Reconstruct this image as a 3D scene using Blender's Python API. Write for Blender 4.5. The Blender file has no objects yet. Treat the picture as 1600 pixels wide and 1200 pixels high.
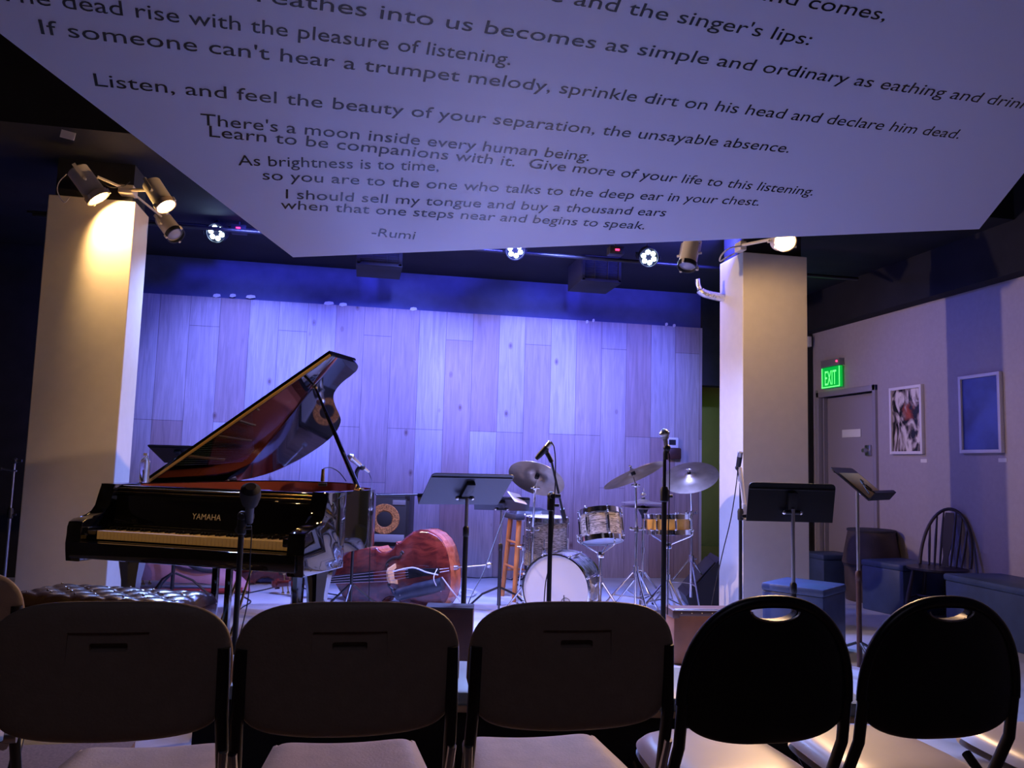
import bpy, bmesh, math, random
import numpy as np
from mathutils import Vector, Matrix, Euler
random.seed(7)
SC = bpy.context.scene
COL = SC.collection
R = math.radians

# ------------------------------------------------------------------ camera
EYE = 1.22; FPX = 1250.0
_p = R(5.64); _y = R(10.7); _r = math.asin(.0285)
FW = np.array([math.sin(_y)*math.cos(_p), math.cos(_y)*math.cos(_p), math.sin(_p)])
_r0 = np.array([math.cos(_y), -math.sin(_y), 0.]); _u0 = np.cross(_r0, FW)
RT = math.cos(_r)*_r0 + math.sin(_r)*_u0; UP = math.cos(_r)*_u0 - math.sin(_r)*_r0
CO = np.array([0, 0, EYE])
cam = bpy.data.objects.new('camera', bpy.data.cameras.new('camera')); COL.objects.link(cam)
cam.data.sensor_width = 36; cam.data.lens = FPX/1600*36; cam.data.clip_start = .05
cam.matrix_world = Matrix(((RT[0], UP[0], -FW[0], CO[0]), (RT[1], UP[1], -FW[1], CO[1]), (RT[2], UP[2], -FW[2], CO[2]), (0, 0, 0, 1)))
SC.camera = cam

def ray(x, y): return FW + RT*(x-800)/FPX - UP*(y-600)/FPX
def P(x, y, Z): return Vector(CO + ray(x, y)*Z)                      # a point of the room at a distance
def F(x, y, z=0.): d = ray(x, y); return Vector(CO + d*(z-EYE)/d[2])  # ... on a level surface
def YY(x, y, Y): d = ray(x, y); return Vector(CO + d*Y/d[1])          # ... on a wall across the room
def XX(x, y, X): d = ray(x, y); return Vector(CO + d*X/d[0])          # ... on a side wall

# ------------------------------------------------------------------ world, exposure, stage light
w = bpy.data.worlds.new('world'); SC.world = w; w.use_nodes = True
w.node_tree.nodes['Background'].inputs[0].default_value = (.25, .2, .5, 1)
w.node_tree.nodes['Background'].inputs[1].default_value = .012
SC.view_settings.view_transform = 'Standard'; SC.view_settings.look = 'None'
SC.view_settings.gamma = 1; SC.view_settings.exposure = 0.36
SC.view_settings.use_curve_mapping = False

def spot(name, loc, target, energy, color, angle=60, blend=.5, radius=.05):
    l = bpy.data.lights.new(name, 'SPOT'); l.energy = energy; l.color = color
    l.spot_size = R(angle); l.spot_blend = blend; l.shadow_soft_size = radius
    o = bpy.data.objects.new(name, l); COL.objects.link(o); o.location = loc
    o.rotation_euler = (Vector(target)-Vector(loc)).to_track_quat('-Z', 'Y').to_euler(); return o

BACK = 8.55; RIGHT = 5.15; LEFT = -3.9; CEIL_STAGE = 3.24; CEIL = 4.1
LAV = (.165, .21, 1.0)
# blue washes hung above the front of the stage, pointing at the plank wall
for wx, tz, en in ((-1.15, 1.95, 620), (.35, 2.0, 700), (1.75, 2.05, 720), (3.0, 1.75, 330)):
    spot('wall_wash', (wx*.9+.1, 6.05, 3.1), (wx, BACK, tz), en*1.12, LAV, 53, 1.0, .06)
for wx, sx in ((-.6, -.1), (1.2, 1.0), (2.9, 2.0)):
    spot('blue_wash', (wx, 5.9, 3.12), (wx, BACK, 2.9), 240, (.07, .08, 1.0), 110, 1.0, .06)
    spot('stage_wash', (sx, 6.15, 3.12), (sx*.9, 6.0, 0), 620, (.22, .28, 1.0), 98, 1.0, .06)

spot('side_fill', (2.4, 7.1, 3.1), (5.1, 5.9, 1.3), 85, (.10, .13, 1.0), 80, .8, .06)  # unseen spot added to put more blue on the right wall
# dim fill lamp added over the audience, lifting the chair backs
hl = bpy.data.lights.new('audience_fill', 'AREA'); hl.energy = 5.5; hl.color = (.72, .66, 1.0); hl.size = 1.6
ho = bpy.data.objects.new('audience_fill', hl); COL.objects.link(ho); ho.location = (.2, -1.6, 3.9); ho.rotation_euler = (R(20), 0, 0)

# ------------------------------------------------------------------ materials
def mat(name, col, rough=.5, metal=0., spec=.5, emit=None, es=0., coat=0., trans=0., noise=0., nscale=8., bump=0., bscale=60., sheen=0.):
    m = bpy.data.materials.new(name); m.use_nodes = True
    nt = m.node_tree; b = nt.nodes['Principled BSDF']
    b.inputs['Base Color'].default_value = (*col, 1); b.inputs['Roughness'].default_value = rough
    b.inputs['Metallic'].default_value = metal; b.inputs['Specular IOR Level'].default_value = spec
    b.inputs['Coat Weight'].default_value = coat; b.inputs['Coat Roughness'].default_value = .05
    b.inputs['Transmission Weight'].default_value = trans
    b.inputs['Sheen Weight'].default_value = sheen
    if emit: b.inputs['Emission Color'].default_value = (*emit, 1); b.inputs['Emission Strength'].default_value = es
    if noise or bump:
        tc = nt.nodes.new('ShaderNodeTexCoord')
        if noise:
            n = nt.nodes.new('ShaderNodeTexNoise'); n.inputs['Scale'].default_value = nscale; n.inputs['Detail'].default_value = 6
            nt.links.new(tc.outputs['Object'], n.inputs['Vector'])
            r = nt.nodes.new('ShaderNodeValToRGB')
            r.color_ramp.elements[0].position = .3; r.color_ramp.elements[1].position = .7
            r.color_ramp.elements[0].color = (*[c*(1-noise) for c in col], 1); r.color_ramp.elements[1].color = (*[min(1, c*(1+noise)) for c in col], 1)
            nt.links.new(n.outputs['Fac'], r.inputs['Fac']); nt.links.new(r.outputs['Color'], b.inputs['Base Color'])
        if bump:
            n2 = nt.nodes.new('ShaderNodeTexNoise'); n2.inputs['Scale'].default_value = bscale; n2.inputs['Detail'].default_value = 4
            nt.links.new(tc.outputs['Object'], n2.inputs['Vector'])
            bp = nt.nodes.new('ShaderNodeBump'); bp.inputs['Strength'].default_value = bump; bp.inputs['Distance'].default_value = .01
            nt.links.new(n2.outputs['Fac'], bp.inputs['Height']); nt.links.new(bp.outputs['Normal'], b.inputs['Normal'])
    return m

def plank_mat():
    m = bpy.data.materials.new('pine_planks'); m.use_nodes = True; nt = m.node_tree; N = nt.nodes; Lk = nt.links
    b = N['Principled BSDF']; b.inputs['Roughness'].default_value = .62
    tc = N.new('ShaderNodeTexCoord'); sp = N.new('ShaderNodeSeparateXYZ'); Lk.new(tc.outputs['Object'], sp.inputs[0])
    cb = N.new('ShaderNodeCombineXYZ'); Lk.new(sp.outputs['Z'], cb.inputs['X']); Lk.new(sp.outputs['X'], cb.inputs['Y'])
    br = N.new('ShaderNodeTexBrick'); Lk.new(cb.outputs[0], br.inputs['Vector'])
    br.offset = .37; br.offset_frequency = 3; br.squash = 1.0
    br.inputs['Scale'].default_value = 1; br.inputs['Brick Width'].default_value = 1.55; br.inputs['Row Height'].default_value = .292
    br.inputs['Mortar Size'].default_value = .0025; br.inputs['Mortar Smooth'].default_value = .3; br.inputs['Bias'].default_value = .0
    br.inputs['Color1'].default_value = (.36, .25, .22, 1); br.inputs['Color2'].default_value = (.50, .46, .46, 1); br.inputs['Mortar'].default_value = (.15, .11, .11, 1)
    # grain: noise stretched along the board
    mp = N.new('ShaderNodeMapping'); mp.inputs['Scale'].default_value = (14, 14, .9); Lk.new(tc.outputs['Object'], mp.inputs['Vector'])
    ns = N.new('ShaderNodeTexNoise'); ns.inputs['Scale'].default_value = 2.2; ns.inputs['Detail'].default_value = 8; ns.inputs['Distortion'].default_value = 1.2; Lk.new(mp.outputs[0], ns.inputs['Vector'])
    rg = N.new('ShaderNodeMapRange'); rg.inputs[1].default_value = .3; rg.inputs[2].default_value = .75; rg.inputs[3].default_value = .72; rg.inputs[4].default_value = 1.08; Lk.new(ns.outputs['Fac'], rg.inputs[0])
    # knots
    mk = N.new('ShaderNodeMapping'); mk.inputs['Scale'].default_value = (4.4, 0, 2.6); Lk.new(tc.outputs['Object'], mk.inputs['Vector'])
    vn = N.new('ShaderNodeTexVoronoi'); vn.inputs['Scale'].default_value = 1.0; Lk.new(mk.outputs[0], vn.inputs['Vector'])
    rk = N.new('ShaderNodeValToRGB'); Lk.new(vn.outputs['Distance'], rk.inputs['Fac'])
    e = rk.color_ramp.elements; e[0].position = 0; e[0].color = (.42, .30, .27, 1); e[1].position = .12; e[1].color = (1, 1, 1, 1)
    k = e.new(.05); k.color = (.5, .38, .35, 1); k = e.new(.07); k.color = (.78, .7, .68, 1); k = e.new(.09); k.color = (.75, .68, .66, 1)
    m1 = N.new('ShaderNodeMix'); m1.data_type = 'RGBA'; m1.blend_type = 'MULTIPLY'; m1.inputs[0].default_value = 1
    Lk.new(br.outputs['Color'], m1.inputs[6]); Lk.new(rg.outputs[0], m1.inputs[7])
    m2 = N.new('ShaderNodeMix'); m2.data_type = 'RGBA'; m2.blend_type = 'MULTIPLY'; m2.inputs[0].default_value = 1
    Lk.new(m1.outputs[2], m2.inputs[6]); Lk.new(rk.outputs['Color'], m2.inputs[7])
    Lk.new(m2.outputs[2], b.inputs['Base Color'])
    bp = N.new('ShaderNodeBump'); bp.inputs['Strength'].default_value = .5; bp.inputs['Distance'].default_value = .004; bp.invert = True
    Lk.new(br.outputs['Fac'], bp.inputs['Height']); Lk.new(bp.outputs['Normal'], b.inputs['Normal'])
    return m

def wave_mat(name, c1, c2, scale=(1, 1, 26), rough=.25, metal=.0, dist=3.):
    m = bpy.data.materials.new(name); m.use_nodes = True; nt = m.node_tree; N = nt.nodes; Lk = nt.links
    b = N['Principled BSDF']; b.inputs['Roughness'].default_value = rough; b.inputs['Metallic'].default_value = metal; b.inputs['Coat Weight'].default_value = .5
    tc = N.new('ShaderNodeTexCoord'); mp = N.new('ShaderNodeMapping'); mp.inputs['Scale'].default_value = scale; Lk.new(tc.outputs['Object'], mp.inputs['Vector'])
    n = N.new('ShaderNodeTexNoise'); n.inputs['Scale'].default_value = 3.; n.inputs['Detail'].default_value = 3; n.inputs['Distortion'].default_value = dist; Lk.new(mp.outputs[0], n.inputs['Vector'])
    r = N.new('ShaderNodeValToRGB'); r.color_ramp.elements[0].position = .38; r.color_ramp.elements[1].position = .62
    r.color_ramp.elements[0].color = (*c1, 1); r.color_ramp.elements[1].color = (*c2, 1)
    Lk.new(n.outputs['Fac'], r.inputs['Fac']); Lk.new(r.outputs['Color'], b.inputs['Base Color']); return m

M = dict(
    planks=plank_mat(),
    wall_dark=mat('dark_blue_paint', (.085, .095, .22), .7, noise=.1),
    wall_black=mat('black_paint', (.012, .012, .016), .85, noise=.3),
    ceil_black=mat('black_ceiling_paint', (.007, .007, .010), .9, noise=.4, nscale=3),
    wall_grey=mat('grey_wall_paint', (.36, .32, .36), .75, noise=.04, nscale=30),
    olive=mat('olive_wall_paint', (.30, .31, .03), .75, noise=.05),
    cream=mat('cream_column_paint', (.72, .66, .54), .55, noise=.03, nscale=12),
    floor=mat('grey_concrete_floor', (.46, .47, .50), .42, noise=.16, nscale=2.5, bump=.05, bscale=30),
    carpet=mat('brown_carpet', (.17, .10, .07), .95, noise=.3, nscale=90),
    door=mat('grey_door_paint', (.30, .27, .33), .5), frame=mat('grey_door_frame', (.27, .25, .31), .45),
    panel=mat('satin_white_panel', (.72, .74, .86), .30, spec=.6, bump=.015, bscale=5),
    vinyl=mat('black_vinyl_lettering', (.008, .008, .012), .24, spec=.7),
    piano=mat('polished_black_lacquer', (.004, .004, .005), .035, spec=.6, coat=1),
    piano_in=mat('reddish_inner_veneer', (.22, .05, .025), .18, spec=.5, coat=.8),
    gold=mat('gilded_iron_plate', (.62, .42, .15), .35, .7),
    brass=mat('polished_brass', (.75, .55, .22), .2, 1.),
    ivory=mat('ivory_keytop', (.86, .66, .34), .3), ebony=mat('ebony_keytop', (.012, .012, .013), .25),
    felt=mat('red_felt', (.25, .02, .02), .9),
    blackm=mat('black_powder_coat', (.012, .012, .014), .38, spec=.5), blackp=mat('black_plastic', (.014, .014, .016), .5),
    rubber=mat('black_rubber', (.01, .01, .01), .8),
    deskblue=mat('black_painted_desk', (.016, .018, .028), .45, spec=.5),
    chrome=mat('chrome', (.78, .78, .8), .12, 1.), steel=mat('brushed_steel', (.55, .55, .57), .3, 1.),
    leather=mat('dark_brown_leather', (.035, .018, .012), .25, spec=.6, bump=.1, bscale=120),
    bass=wave_mat('red_brown_bass_varnish', (.075, .012, .010), (.19, .03, .018), (2.2, 5, 3), .22, dist=1.),
    bassrib=wave_mat('orange_red_rib_varnish', (.38, .09, .04), (.55, .16, .07), (4, 4, 4), .25, dist=1.),
    maple=mat('pale_maple', (.62, .36, .16), .4, noise=.1, nscale=20),
    string=mat('wound_steel_string', (.6, .45, .45), .3, .8), bag=mat('black_nylon_bag', (.02, .022, .03), .45, noise=.3, nscale=20),
    pinkbag=mat('pinkish_bag_cloth', (.42, .20, .24), .7, noise=.15, nscale=6),
    lid_glint=mat('painted_gold_glint', (.62, .40, .12), .45, .15),  # gold colour of the lamplight caught on the lid edge
    maker=mat('pale_gold_lettering', (.75, .68, .52), .4),
    tape=mat('white_cloth_tape', (.75, .72, .7), .7),
    pearl=wave_mat('grey_oyster_wrap', (.07, .065, .06), (.42, .39, .35), (3, 3, 26), .2),
    gmaple=mat('golden_maple_shell', (.80, .44, .09), .3, coat=.6, noise=.12, nscale=14),
    head=mat('white_drum_skin', (.62, .58, .52), .45), headclr=mat('clear_drum_skin', (.45, .5, .6), .3),
    cymbal=mat('aged_bronze_cymbal', (.42, .34, .24), .32, .85, noise=.15, nscale=12),
    stoolw=mat('orange_brown_stool_wood', (.50, .17, .04), .4, noise=.25, nscale=10),
    lampw=mat('cream_lamp_can', (.62, .55, .42), .4), 
    bulb_on=mat('lit_warm_lamp_glass', (1, .8, .5), .3, emit=(1, .62, .22), es=30), bulb_off=mat('unlit_lamp_glass', (.35, .35, .42), .1, spec=.8),
    led=mat('lit_blue_white_diode', (.6, .8, 1), .3, emit=(.5, .72, 1), es=26), red_led=mat('lit_red_display', (1, .05, .1), .3, emit=(1, .02, .08), es=5),
    exit=mat('lit_green_exit_face', (0, .3, .06), .4, emit=(.0, .55, .05), es=.55), exit_l=mat('lit_green_exit_letters', (.2, 1, .3), .4, emit=(.15, 1, .2), es=1.1),
    white=mat('white_plastic', (.75, .75, .75), .45), paper=mat('white_paper', (.72, .70, .68), .8),
    grille=mat('black_speaker_grille', (.02, .02, .022), .6), cone=mat('orange_speaker_cone', (.36, .15, .04), .6, noise=.85, nscale=90),
    greyp=mat('grey_panel', (.20, .20, .23), .5), suitcase=mat('tan_suitcase_hide', (.22, .085, .035), .5, noise=.15, nscale=12), case_trim=mat('dark_case_trim', (.07, .03, .018), .5),
    crate=mat('dark_red_brown_wood', (.06, .02, .014), .5, noise=.3, nscale=9),
    chair_p=mat('tan_chair_plastic', (.33, .25, .19), .5, noise=.05, nscale=40, bump=.12, bscale=160),
    seat_p=mat('beige_textured_seat', (.52, .43, .41), .55, noise=.1, nscale=16, bump=.12, bscale=150),
    chair_b=mat('black_chair_vinyl', (.012, .011, .011), .42), seat_c=mat('cream_seat_vinyl', (.66, .57, .50), .35, noise=.05, nscale=5, bump=.06, bscale=8),
    bench_top=mat('pale_blue_bench_vinyl', (.30, .41, .54), .4, noise=.08, nscale=8), tan=mat('tan_bench_edging', (.55, .40, .26), .5),
    navy=mat('navy_seat_vinyl', (.035, .06, .14), .45, noise=.15, nscale=10), dark_wood=mat('dark_stained_wood', (.03, .02, .03), .4, spec=.6),
    fabric_dk=mat('dark_seat_fabric', (.03, .028, .04), .8, noise=.2, nscale=20), bottle=mat('clear_plastic_bottle', (.85, .88, .95), .05, trans=.9),
    frame_w=mat('pale_picture_frame', (.72, .68, .72), .4), tubwood=mat('brown_stool_sides', (.07, .05, .045), .6, noise=.3, nscale=6),
    blueglass=mat('blue_artwork', (.04, .07, .28), .12, spec=.7, noise=.5, nscale=3), cable=mat('black_cable', (.01, .01, .012), .5), cable_w=mat('white_cable', (.6, .58, .6), .5),
    sheet=mat('aged_sheet_picture', (.62, .42, .17), .6, noise=.12, nscale=7), ink=mat('dark_ink', (.03, .02, .015), .6), foil=mat('crumpled_foil', (.7, .7, .75), .25, .9, bump=.8, bscale=30),
)

def collage_mat():
    m = bpy.data.materials.new('black_white_photo_print'); m.use_nodes = True; nt = m.node_tree; N = nt.nodes; Lk = nt.links
    b = N['Principled BSDF']; b.inputs['Roughness'].default_value = .15
    tc = N.new('ShaderNodeTexCoord'); mp = N.new('ShaderNodeMapping'); mp.inputs['Scale'].default_value = (1, 3.2, 2.2); Lk.new(tc.outputs['Object'], mp.inputs['Vector'])
    n = N.new('ShaderNodeTexNoise'); n.inputs['Scale'].default_value = 1.6; n.inputs['Detail'].default_value = 4; n.inputs['Distortion'].default_value = 2.4; Lk.new(mp.outputs[0], n.inputs['Vector'])
    r = N.new('ShaderNodeValToRGB'); Lk.new(n.outputs['Fac'], r.inputs['Fac'])
    e = r.color_ramp.elements; e[0].position = .42; e[0].color = (.02, .018, .02, 1); e[1].position = .60; e[1].color = (.75, .68, .62, 1)
    k = e.new(.5); k.color = (.28, .22, .20, 1)
    sp = N.new('ShaderNodeVectorMath'); sp.operation = 'DISTANCE'; sp.inputs[1].default_value = (0, -.03, .08); ws = N.new('ShaderNodeVectorMath'); ws.operation = 'MULTIPLY_ADD'; ws.inputs[1].default_value = (.16, .22, .30); Lk.new(n.outputs['Color'], ws.inputs[0]); Lk.new(tc.outputs['Object'], ws.inputs[2])
    sp.inputs[1].default_value = (.08, .07, .22); Lk.new(ws.outputs[0], sp.inputs[0])
    rg = N.new('ShaderNodeMapRange'); rg.inputs[1].default_value = .045; rg.inputs[2].default_value = .10; rg.inputs[3].default_value = .85; rg.inputs[4].default_value = 0; Lk.new(sp.outputs['Value'], rg.inputs[0])
    mx = N.new('ShaderNodeMix'); mx.data_type = 'RGBA'; Lk.new(rg.outputs[0], mx.inputs[0]); Lk.new(r.outputs['Color'], mx.inputs[6]); mx.inputs[7].default_value = (.45, .07, .03, 1)
    Lk.new(mx.outputs[2], b.inputs['Base Color']); return m
M['collage'] = collage_mat()

# ------------------------------------------------------------------ mesh helpers
I4 = Matrix.Identity(4)
class MB:
    def __init__(s): s.bm = bmesh.new()
    def box(s, c, d, rot=None, bev=0., seg=2, taper=None):
        r = bmesh.ops.create_cube(s.bm, size=1.)['verts']
        for v in r:
            if taper and v.co.z > 0: v.co.x *= taper[0]; v.co.y *= taper[1]
        mt = Matrix.Translation(Vector(c)) @ (rot.to_4x4() if rot is not None else I4) @ Matrix.Diagonal((*d, 1))
        bmesh.ops.transform(s.bm, matrix=mt, verts=r)
        if bev:
            es = list({e for v in r for e in v.link_edges})
            bmesh.ops.bevel(s.bm, geom=es, offset=bev, segments=seg, affect='EDGES', profile=.5, clamp_overlap=True)
        return s
    def cone(s, a, b, r0, r1=None, seg=16):
        a = Vector(a); b = Vector(b); r1 = r0 if r1 is None else r1; d = b-a
        q = d.to_track_quat('Z', 'Y').to_matrix().to_4x4()
        bmesh.ops.create_cone(s.bm, cap_ends=True, segments=seg, radius1=r0, radius2=r1, depth=d.length, matrix=Matrix.Translation((a+b)/2) @ q)
        return s
    def sphere(s, c, r, sc=(1, 1, 1), u=16, v=10, rot=None):
        bmesh.ops.create_uvsphere(s.bm, u_segments=u, v_segments=v, radius=r, matrix=Matrix.Translation(Vector(c)) @ (rot.to_4x4() if rot is not None else I4) @ Matrix.Diagonal((*sc, 1)))
        return s
    def tube(s, pts, r, seg=8, closed=False):
        pts = [Vector(p) for p in pts]; n = len(pts); rings = []
        rr = r if isinstance(r, (list, tuple)) else [r]*n
        up = None
        for i, p in enumerate(pts):
            a = pts[i-1] if (i or closed) else p; b = pts[(i+1) % n] if (i < n-1 or closed) else p
            t = (b-a).normalized()
            if up is None:
                up = Vector((0, 0, 1)) if abs(t.z) < .9 else Vector((1, 0, 0))
            side = t.cross(up)
            if side.length < 1e-5: side = t.cross(Vector((.3, .9, .2)))
            side.normalize(); up = side.cross(t).normalized()
            rings.append([s.bm.verts.new(p + (side*math.cos(2*math.pi*k/seg)+up*math.sin(2*math.pi*k/seg))*rr[i]) for k in range(seg)])
        m = n if closed else n-1
        for i in range(m):
            A = rings[i]; B = rings[(i+1) % n]
            for k in range(seg): s.bm.faces.new((A[k], A[(k+1) % seg], B[(k+1) % seg], B[k]))
        if not closed: s.bm.faces.new(rings[0][::-1]); s.bm.faces.new(rings[-1])
        return s
    def lathe(s, prof, seg=24, mt=I4):
        rings = []
        for r, z in prof:
            if r < 1e-6: rings.append([s.bm.verts.new(mt @ Vector((0, 0, z)))])
            else: rings.append([s.bm.verts.new(mt @ Vector((r*math.cos(2*math.pi*k/seg), r*math.sin(2*math.pi*k/seg), z))) for k in range(seg)])
        for A, B in zip(rings, rings[1:]):
            for k in range(seg):
                q = [A[k % len(A)], A[(k+1) % len(A)], B[(k+1) % len(B)], B[k % len(B)]]
                u = []
                for v in q:
                    if v not in u: u.append(v)
                if len(u) > 2: s.bm.faces.new(u)
        for X, rev in ((rings[0], True), (rings[-1], False)):
            if len(X) > 2: s.bm.faces.new(X[::-1] if rev else X)
        return s
    def prism(s, poly, z0, z1, mt=I4, bev=0.):
        a = [s.bm.verts.new(mt @ Vector((x, y, z0))) for x, y in poly]; b = [s.bm.verts.new(mt @ Vector((x, y, z1))) for x, y in poly]
        n = len(poly); fs = [s.bm.faces.new(a[::-1]), s.bm.faces.new(b)]
        for i in range(n): fs.append(s.bm.faces.new((a[i], a[(i+1) % n], b[(i+1) % n], b[i])))
        if bev:
            es = list(fs[0].edges)+list(fs[1].edges)
            bmesh.ops.bevel(s.bm, geom=es, offset=bev, segments=2, affect='EDGES', profile=.5, clamp_overlap=True)
        return s
    def grid(s, fn, nu, nv, close_u=False):
        V = [[s.bm.verts.new(fn(i/(nu-(0 if close_u else 1)), j/(nv-1))) for j in range(nv)] for i in range(nu)]
        for i in range(nu if close_u else nu-1):
            for j in range(nv-1):
                s.bm.faces.new((V[i][j], V[(i+1) % nu][j], V[(i+1) % nu][j+1], V[i][j+1]))
        return s

def obj(name, mb, m, parent=None, smooth=True, ang=35, label=None):
    bm = mb.bm; bmesh.ops.remove_doubles(bm, verts=bm.verts, dist=1e-6)
    bm.faces.ensure_lookup_table(); bmesh.ops.recalc_face_normals(bm, faces=bm.faces)
    me = bpy.data.meshes.new(name); bm.to_mesh(me); bm.free()
    me.materials.append(M[m] if isinstance(m, str) else m)
    if smooth:
        me.shade_smooth(); me.set_sharp_from_angle(angle=R(ang))
    o = bpy.data.objects.new(name, me); COL.objects.link(o)
    if parent: o.parent = parent
    if label: o['label'] = label
    return o

def tag(o, label, cat, group=None):
    o['label'] = label; o['category'] = cat
    if group: o['group'] = group
    return o
def thing(name, label, cat, loc=(0, 0, 0), rz=0., group=None, rot=None):
    o = bpy.data.objects.new(name, None); COL.objects.link(o); o.location = loc; o.empty_display_size = .1
    o.rotation_euler = rot if rot is not None else (0, 0, rz)
    return tag(o, label, cat, group)
def struct(name, mb, m, smooth=False):
    o = obj(name, mb, m, None, smooth); o['kind'] = 'structure'; return o
def kids(o): return [c for c in COL.objects if c.parent == o]
def dup(o, parent=None):
    c = o.copy(); COL.objects.link(c)
    if parent: c.parent = parent
    for ch in kids(o): dup(ch, c)
    return c
def cut(o, mb):
    me = bpy.data.meshes.new('c'); bmesh.ops.recalc_face_normals(mb.bm, faces=mb.bm.faces); mb.bm.to_mesh(me); mb.bm.free()
    c = bpy.data.objects.new('c', me); COL.objects.link(c)
    par = o.parent; o.parent = None
    md = o.modifiers.new('b', 'BOOLEAN'); md.object = c; md.operation = 'DIFFERENCE'; md.solver = 'EXACT'
    dg = bpy.context.evaluated_depsgraph_get(); dg.update()
    new = bpy.data.meshes.new_from_object(o.evaluated_get(dg)); o.modifiers.clear()
    o.data = new; o.parent = par
    bpy.data.objects.remove(c); new.shade_smooth(); new.set_sharp_from_angle(angle=R(35))
def text_mesh(s, size=1.):
    cu = bpy.data.curves.new('t', 'FONT'); cu.body = s; cu.size = size; cu.resolution_u = 3
    o = bpy.data.objects.new('t', cu); COL.objects.link(o)
    dg = bpy.context.evaluated_depsgraph_get(); dg.update()
    me = bpy.data.meshes.new_from_object(o.evaluated_get(dg))
    bpy.data.objects.remove(o); bpy.data.curves.remove(cu); return me
def bez(pts, n=8):
    """smooth open curve through points (Catmull-Rom)"""
    pts = [Vector(p) for p in pts]; out = []
    for i in range(len(pts)-1):
        p0 = pts[max(i-1, 0)]; p1 = pts[i]; p2 = pts[i+1]; p3 = pts[min(i+2, len(pts)-1)]
        for k in range(n):
            t = k/n
            out.append(.5*((2*p1)+(p2-p0)*t+(2*p0-5*p1+4*p2-p3)*t*t+(3*p1-p0-3*p2+p3)*t**3))
    out.append(pts[-1]); return out

# ================================================================== the room
X0, X1, Y0 = LEFT, RIGHT, -2.6
struct('floor', MB().box(((X0+X1)/2, (Y0+9.2)/2, -.05), (X1-X0+.6, 9.2-Y0+.6, .1)), 'floor')
struct('floor_carpet', MB().box((-.2, -.05, .05), (6.2, 4.6, .1)).box((-2.05, 2.85, .05), (2.5, 1.2, .1)), 'carpet')
struct('ceiling', MB().box(((X0+X1)/2, (Y0+5.3)/2, CEIL+.05), (X1-X0+.6, 5.3-Y0+.2, .1)), 'ceil_black')
struct('ceiling_stage', MB().box(((X0+X1)/2, (5.3+9.3)/2, CEIL_STAGE+.48), (X1-X0+.4, 9.3-5.3, .96)), 'ceil_black')
struct('wall_left', MB().box((X0-.1, 3.3, 2.05), (.2, 12.2, 4.1)), 'wall_black')
struct('wall_front', MB().box(((X0+X1)/2, Y0-.1, 2.05), (X1-X0+.4, .2, 4.1)), 'wall_black')
# plank wall ends left of the right column; a dark painted band runs above it; an olive niche lies beyond
WL, WR, WT = -2.9, 3.83, 2.83
struct('wall_back', MB().box(((X0+WR)/2, BACK+.15, 1.65), (WR-X0, .2, 3.3)), 'wall_dark')
struct('wall_planks', MB().box(((WL+WR)/2, BACK+.025, WT/2), (WR-WL, .05, WT)), 'planks')
struct('wall_side_left', MB().box(((X0+WL)/2, BACK+.01, 1.62), (WL-X0, .08, 3.24)), 'wall_black')
NB = BACK+.55
struct('wall_niche', MB().box(((WR+RIGHT)/2, NB+.05, 1.62), (RIGHT-WR+.3, .1, 3.24)), 'olive')
struct('wall_niche_side', MB().box((WR-.05, BACK+.4, 1.62), (.1, .3, 3.24)), 'olive')
struct('trim_1', MB().box(((WR+RIGHT)/2, BACK+.1, 2.72), (RIGHT-WR, .2, 1.1)), 'wall_black')
struct('trim_2', MB().box(((WR+RIGHT)/2-.1, NB-.12, .16), (RIGHT-WR-.2, .24, .32)), 'olive')
# right wall with a doorway at its far end; its top meets a dark soffit
DY0, DY1, DH = 7.28, 8.30, 2.06
WRT = 2.82
rw = MB().box((RIGHT+.1, (Y0+DY0)/2, WRT/2), (.2, DY0-Y0, WRT)).box((RIGHT+.1, (DY1+9.2)/2, WRT/2), (.2, 9.2-DY1, WRT)).box((RIGHT+.1, (DY0+DY1)/2, (DH+WRT)/2), (.2, DY1-DY0, WRT-DH))
struct('wall_right', rw, 'wall_grey')
struct('wall_right_upper', MB().box((RIGHT+.02, 3.3, (WRT+CEIL)/2), (.36, 12, CEIL-WRT)), 'ceil_black')
d1 = obj('door_1', MB().box((RIGHT+.09, (DY0+DY1)/2, DH/2), (.045, DY1-DY0-.02, DH-.01), bev=.003), 'door'); d1['kind'] = 'structure'
def rel(o, mb): return mb
obj('door_frame', MB().box((RIGHT+.02, DY1+.0, DH/2+.03), (.10, .05, DH+.06), bev=.004).box((RIGHT+.02, DY0, DH/2+.03), (.10, .05, DH+.06), bev=.004).box((RIGHT+.02, (DY0+DY1)/2, DH+.03), (.10, DY1-DY0+.05, .06), bev=.004)
    .box((RIGHT-.012, DY1+.045, DH/2+.04), (.03, .03, DH+.1), bev=.004).box((RIGHT+.045, DY1-.045, DH/2), (.05, .02, DH)), 'frame', d1)
pl = XX(1330, 677, RIGHT+.06)
obj('door_sign', MB().box((RIGHT+.062, pl.y, pl.z), (.008, .33, .085), bev=.002), 'white', d1, label='white strip sign on the door')
pl = XX(1347, 704, RIGHT+.06)
obj('door_handle', MB().box((RIGHT+.055, 7.5, pl.z), (.02, .09, .11), bev=.004).cone((RIGHT+.05, 7.5, pl.z), (RIGHT-.01, 7.5, pl.z), .022), 'steel', d1, label='pale metal handle plate')
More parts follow.
